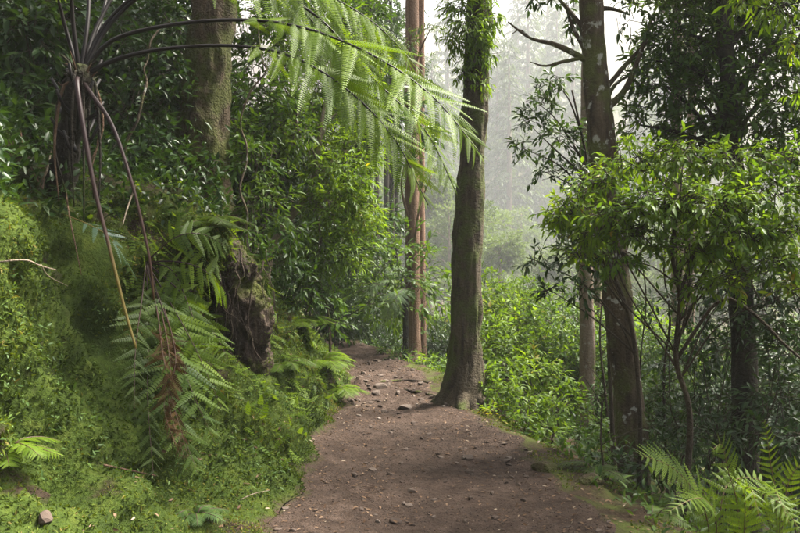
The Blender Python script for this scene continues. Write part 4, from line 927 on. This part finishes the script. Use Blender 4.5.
# ------------------------------------------------------------------ moss, herbs, litter, stones
rng = np.random.default_rng(77)
near = lambda a, b: (lambda c: (c[:, 1] > a) & (c[:, 1] < b) & in_view(c, 40))
P, N = sample('bank', 170000, rng, lambda c: near(2, 12)(c) & (Lf(c[:, 1]) - c[:, 0] < 3.2))
k = fbm(P * 2.3 + 3, 3); s_ = Lf(P[:, 1]) - P[:, 0]; hollow = np.exp(-((P[:, 1] - 5.1) / .3) ** 2) * np.exp(-((P[:, 2] - .95) / .5) ** 2) < rng.uniform(.3, .9, len(P))
keep = (k > -.75) & hollow & (P[:, 2] + .4 * fbm(P * 5, 2) < 2.25) & (s_ > .0 + .08 * fbm(P * 4, 2)); P, N, k = P[keep], N[keep], k[keep]
D = nrm(N * .55 + rand_dirs(rng, len(P)) * .8 - np.array([0, 0, .15])); yel = fbm(P * 1.1 + 40, 2)
g = G().scatter(diamond_t(.34, .12, .35), P, frames(D, N + rng.normal(0, .8, P.shape)), rng.uniform(.012, .036, len(P)) * (1 + .6 * np.clip(k, -.7, .7)), np.clip(.40 + .5 * yel + rng.normal(0, .26, len(P)), 0, 1))
tag(g.build('moss', M['moss']), 'thick green and yellow moss covering the bank', 'moss', kind='stuff')
P, N = sample('bank', 26000, rng, lambda c: near(2, 13)(c) & (Lf(c[:, 1]) - c[:, 0] < 3.5))
k = fbm(P * 1.7 + 11, 3); keep = (k > .22) & (Lf(P[:, 1]) - P[:, 0] > .1); P, N = P[keep], N[keep]
D = nrm(N * .6 + rand_dirs(rng, len(P)) * .7 + np.array([.1, -.2, .1]))
g = G().scatter(LEAF, P + N * rng.uniform(0, .03, len(P))[:, None], frames(D, N * .5 + np.array([0, 0, .8]) + rng.normal(0, .3, P.shape)), rng.uniform(.015, .042, len(P)), np.clip(rng.normal(.5, .3, len(P)), 0, 1))
tag(g.build('ground_herbs', M['herb']), 'tiny leafy herbs growing in the moss', 'herbs', kind='stuff')
P, N = sample('bank', 19000, rng, lambda c: near(2.5, 14)(c) & (c[:, 2] > 1.92) & (Lf(c[:, 1]) - c[:, 0] < 5))
D = nrm(rand_dirs(rng, len(P)) + np.array([.25, -.25, .4])); hg = rng.random(len(P)) ** 1.5 * .4
g = G().scatter(LEAF, P + np.stack([0 * hg, 0 * hg, hg], 1), frames(D, np.array([0, 0, 1.0]) + rng.normal(0, .4, P.shape)), rng.uniform(.04, .11, len(P)), np.clip(rng.normal(.45, .25, len(P)), 0, 1))
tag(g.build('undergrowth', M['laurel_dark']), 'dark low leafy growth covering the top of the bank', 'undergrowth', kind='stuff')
# feathery trailing growth on the bank beyond the stump
P, N = sample('bank', 2600, rng, lambda c: near(5.5, 13)(c) & (Lf(c[:, 1]) - c[:, 0] < 1.6) & (Lf(c[:, 1]) - c[:, 0] > .12))
D = nrm(N * .7 + rand_dirs(rng, len(P)) * .5 - np.array([0, 0, .5]))
g = G().scatter(pinna_t(6, .22), P, frames(D, N + np.array([0, 0, .6])), rng.uniform(.06, .16, len(P)), np.clip(rng.normal(.5, .3, len(P)), 0, 1))
tag(g.build('trailing_herbs', M['fern_bright']), 'feathery small ferns and herbs trailing on the bank beyond the stump', 'herbs', kind='stuff')
# cover on the slope below the path
P, N = sample('slope', 26000, rng, lambda c: near(4, 22)(c) & (c[:, 0] - Rf(c[:, 1]) < 9))
s_ = P[:, 0] - Rf(P[:, 1]); keep = s_ > .18 + .25 * np.abs(fbm(P * 3, 2)); P, N, s_ = P[keep], N[keep], s_[keep]
D = nrm(rand_dirs(rng, len(P)) + np.array([0, 0, .55])); hgt = rng.random(len(P)) ** 2 * np.clip(s_ * .5, .05, .4)
g = G().scatter(LEAF, P + np.stack([0 * hgt, 0 * hgt, hgt], 1), frames(D, np.array([0, 0, 1.0]) + rng.normal(0, .35, P.shape)), rng.uniform(.04, .10, len(P)), np.clip(rng.normal(.45, .25, len(P)), 0, 1))
tag(g.build('undergrowth', M['laurel']), 'low leafy undergrowth covering the slope below the path', 'undergrowth', kind='stuff')
P, N = sample('slope', 12000, rng, lambda c: near(3, 12)(c) & (c[:, 0] - Rf(c[:, 1]) < .9))
keep = fbm(P * 1.9 + 8, 2) > -.05; P, N = P[keep], N[keep]
D = nrm(N * .6 + rand_dirs(rng, len(P)) * .8)
g = G().scatter(diamond_t(.45, .1, .3), P, frames(D, N + rng.normal(0, .4, P.shape)), rng.uniform(.012, .032, len(P)), np.clip(rng.normal(.6, .25, len(P)), 0, 1))
tag(g.build('moss', M['moss']), 'mossy verge along the outer edge of the path', 'moss', kind='stuff')
# leaf litter on path and verges
g = G()
for nm, n, cond in (('path', 4200, near(3, 14)), ('slope', 1500, lambda c: near(3.5, 9)(c) & (c[:, 0] - Rf(c[:, 1]) < 1.2)), ('bank', 500, lambda c: near(3, 12)(c) & (Lf(c[:, 1]) - c[:, 0] < .7))):
    P, N = sample(nm, n, rng, cond)
    if nm == 'path':
        e = (P[:, 0] - Lf(P[:, 1])) / (Rf(P[:, 1]) - Lf(P[:, 1])); kp = rng.random(len(P)) < .25 + .75 * np.abs(e - .5) * 2; P, N = P[kp], N[kp]
    D = nrm(rand_dirs(rng, len(P)) * np.array([1, 1, .25])); g.scatter(LEAF, P + N * .006, frames(D, N + rng.normal(0, .25, P.shape)), rng.uniform(.012, .05, len(P)), np.clip(rng.normal(.5, .28, len(P)), 0, 1))
tag(g.build('leaf_litter', M['litter']), 'dry fallen leaves scattered over path and verge', 'litter', kind='stuff')
# gravel and stones
import bmesh
def rock_mesh(seed, sub=1):
    bm = bmesh.new(); bmesh.ops.create_icosphere(bm, subdivisions=sub, radius=1.0); V = np.array([v.co[:] for v in bm.verts])
    T = np.array([[v.index for v in f.verts] for f in bm.faces]); bm.free()
    r = np.random.default_rng(seed); V = V * (1 + .32 * fbm(V * 1.3 + seed * 7.7, 2))[:, None]
    for _ in range(4):
        d = rand_dirs(r, 1)[0]; h = r.uniform(.45, .75); q = V @ d; V = V - np.maximum(0, q - h)[:, None] * d
    V *= np.array([1, r.uniform(.6, .95), r.uniform(.4, .65)]); return V, T
rocks = [rock_mesh(i, 2) for i in range(6)]
rmesh = [G().add(*q).mesh('stone', M['stone'], smooth=False) for q in rocks]
P, N = sample('path', 11000, rng, near(3, 14)); kp = rng.random(len(P)) < .25 + .75 * (fbm(P * 1.1 + 2, 2) > 0); P, N = P[kp], N[kp]
g = G(); sm = rock_mesh(50, 1)
g.scatter(sm, P, frames(rand_dirs(rng, len(P)) * np.array([1, 1, .2]), N + rng.normal(0, .3, P.shape)), rng.uniform(.003, .011, len(P)) * (.7 + .04 * P[:, 1]), rng.random(len(P)))
tag(g.build('gravel', M['stone'], smooth=False), 'fine gravel and grit strewn over the path', 'gravel', kind='stuff')
P, N = sample('path', 190, rng, near(3.8, 13)); wgt = fbm(P * .9 + 4, 2)
for i in range(len(P)):
    y = P[i][1]; s = rng.uniform(.013, .028) * (1 + .06 * (y - 4)) * (1.5 if rng.random() < .12 else 1) * (1.5 if 9 < y < 11.5 else 1)
    ob = link('stone', rmesh[rng.integers(6)]); ob.location = Vector(P[i] + [0, 0, s * .12]); ob.rotation_euler = (rng.normal(0, .15), rng.normal(0, .15), rng.uniform(0, 6.28)); ob.scale = (s, s, s)
    tag(ob, 'small stone lying loose on the earth path', 'stone', 'small stones on the path')
for px, py, s, lb in [(396, 523, .045, 'pale stone standing out on the bare earth of the path'), (355, 476, .04, 'dark stone on the path near the foot of the moss bank'), (405, 408, .09, 'flat rough stone half buried in the path below the path side tree'), (372, 470, .04, 'brown stone beside the dark stone on the path'), (455, 402, .07, 'stone among the roots at the foot of the path side tree'), (380, 388, .10, 'broad flat stone in the rough patch where the path narrows'), (468, 458, .06, 'flat stone near the mossy verge of the path'), (45, 520, .06, 'grey stone sunk in the moss at the foot of the bank'), (412, 492, .035, 'lone brown stone on the middle of the path'), (350, 401, .07, 'rough stone at the foot of the bank by the bright fern')]:
    q, nn = hit(px, py); ob = link('stone', rmesh[rng.integers(6)]); ob.location = Vector(q + [0, 0, s * .1]); ob.scale = (s, s, s); ob.rotation_euler = (0, 0, rng.uniform(0, 6.28)); tag(ob, lb, 'stone')
# roots across the rough part of the path, mossy stones on the verge
for L, r, lb in (([(395, 388), (420, 392), (445, 398), (470, 398)], .03, 'exposed root running from the path side tree into the path'), ([(365, 384), (385, 381), (410, 380), (432, 383)], .022, 'thin root crossing the path where it narrows')):
    P = [hit(*q)[0] + [0, 0, -.004] for q in L]; o = G().tube(P, np.linspace(r * .6, r, len(P)), 9, n=30, bump=.35, bscale=9).build('tree_root', M['root'], None, True, P[0]); o.location = Vector(P[0]); tag(o, lb, 'root')
for px, py, s, lb in [(545, 470, .12, 'low mossy stone on the verge of the path'), (665, 522, .16, 'mossy stone under the wide feathery fern'), (590, 480, .10, 'small mossy stone between verge and leaning tree')]:
    q, nn = hit(px, py); g = G().add(rock_mesh(int(px), 3)[0] * s, rock_mesh(int(px), 3)[1]); ob = g.build('mossy_stone', M['bark_moss']); ob.location = Vector(q - [0, 0, s * .1]); tag(ob, lb, 'stone')

# ------------------------------------------------------------------ mist
hz = bpy.data.meshes.new('haze'); bm = bmesh.new(); bmesh.ops.create_cube(bm, size=1.0); bm.to_mesh(hz); bm.free()
ho = link('haze', hz); ho.location = (180, 390, 195); ho.scale = (680, 820, 440); tag(ho, 'pale mist filling the forest', 'mist', kind='stuff')
hm = bpy.data.materials.new('mist'); hm.use_nodes = True; nt = hm.node_tree; nt.nodes.clear()
pv = nt.nodes.new('ShaderNodeVolumePrincipled'); pv.inputs['Density'].default_value = 0.0009; pv.inputs['Color'].default_value = (.93, .95, 1, 1); pv.inputs['Anisotropy'].default_value = 0.0
oo = nt.nodes.new('ShaderNodeOutputMaterial'); nt.links.new(pv.outputs[0], oo.inputs['Volume']); hz.materials.append(hm)
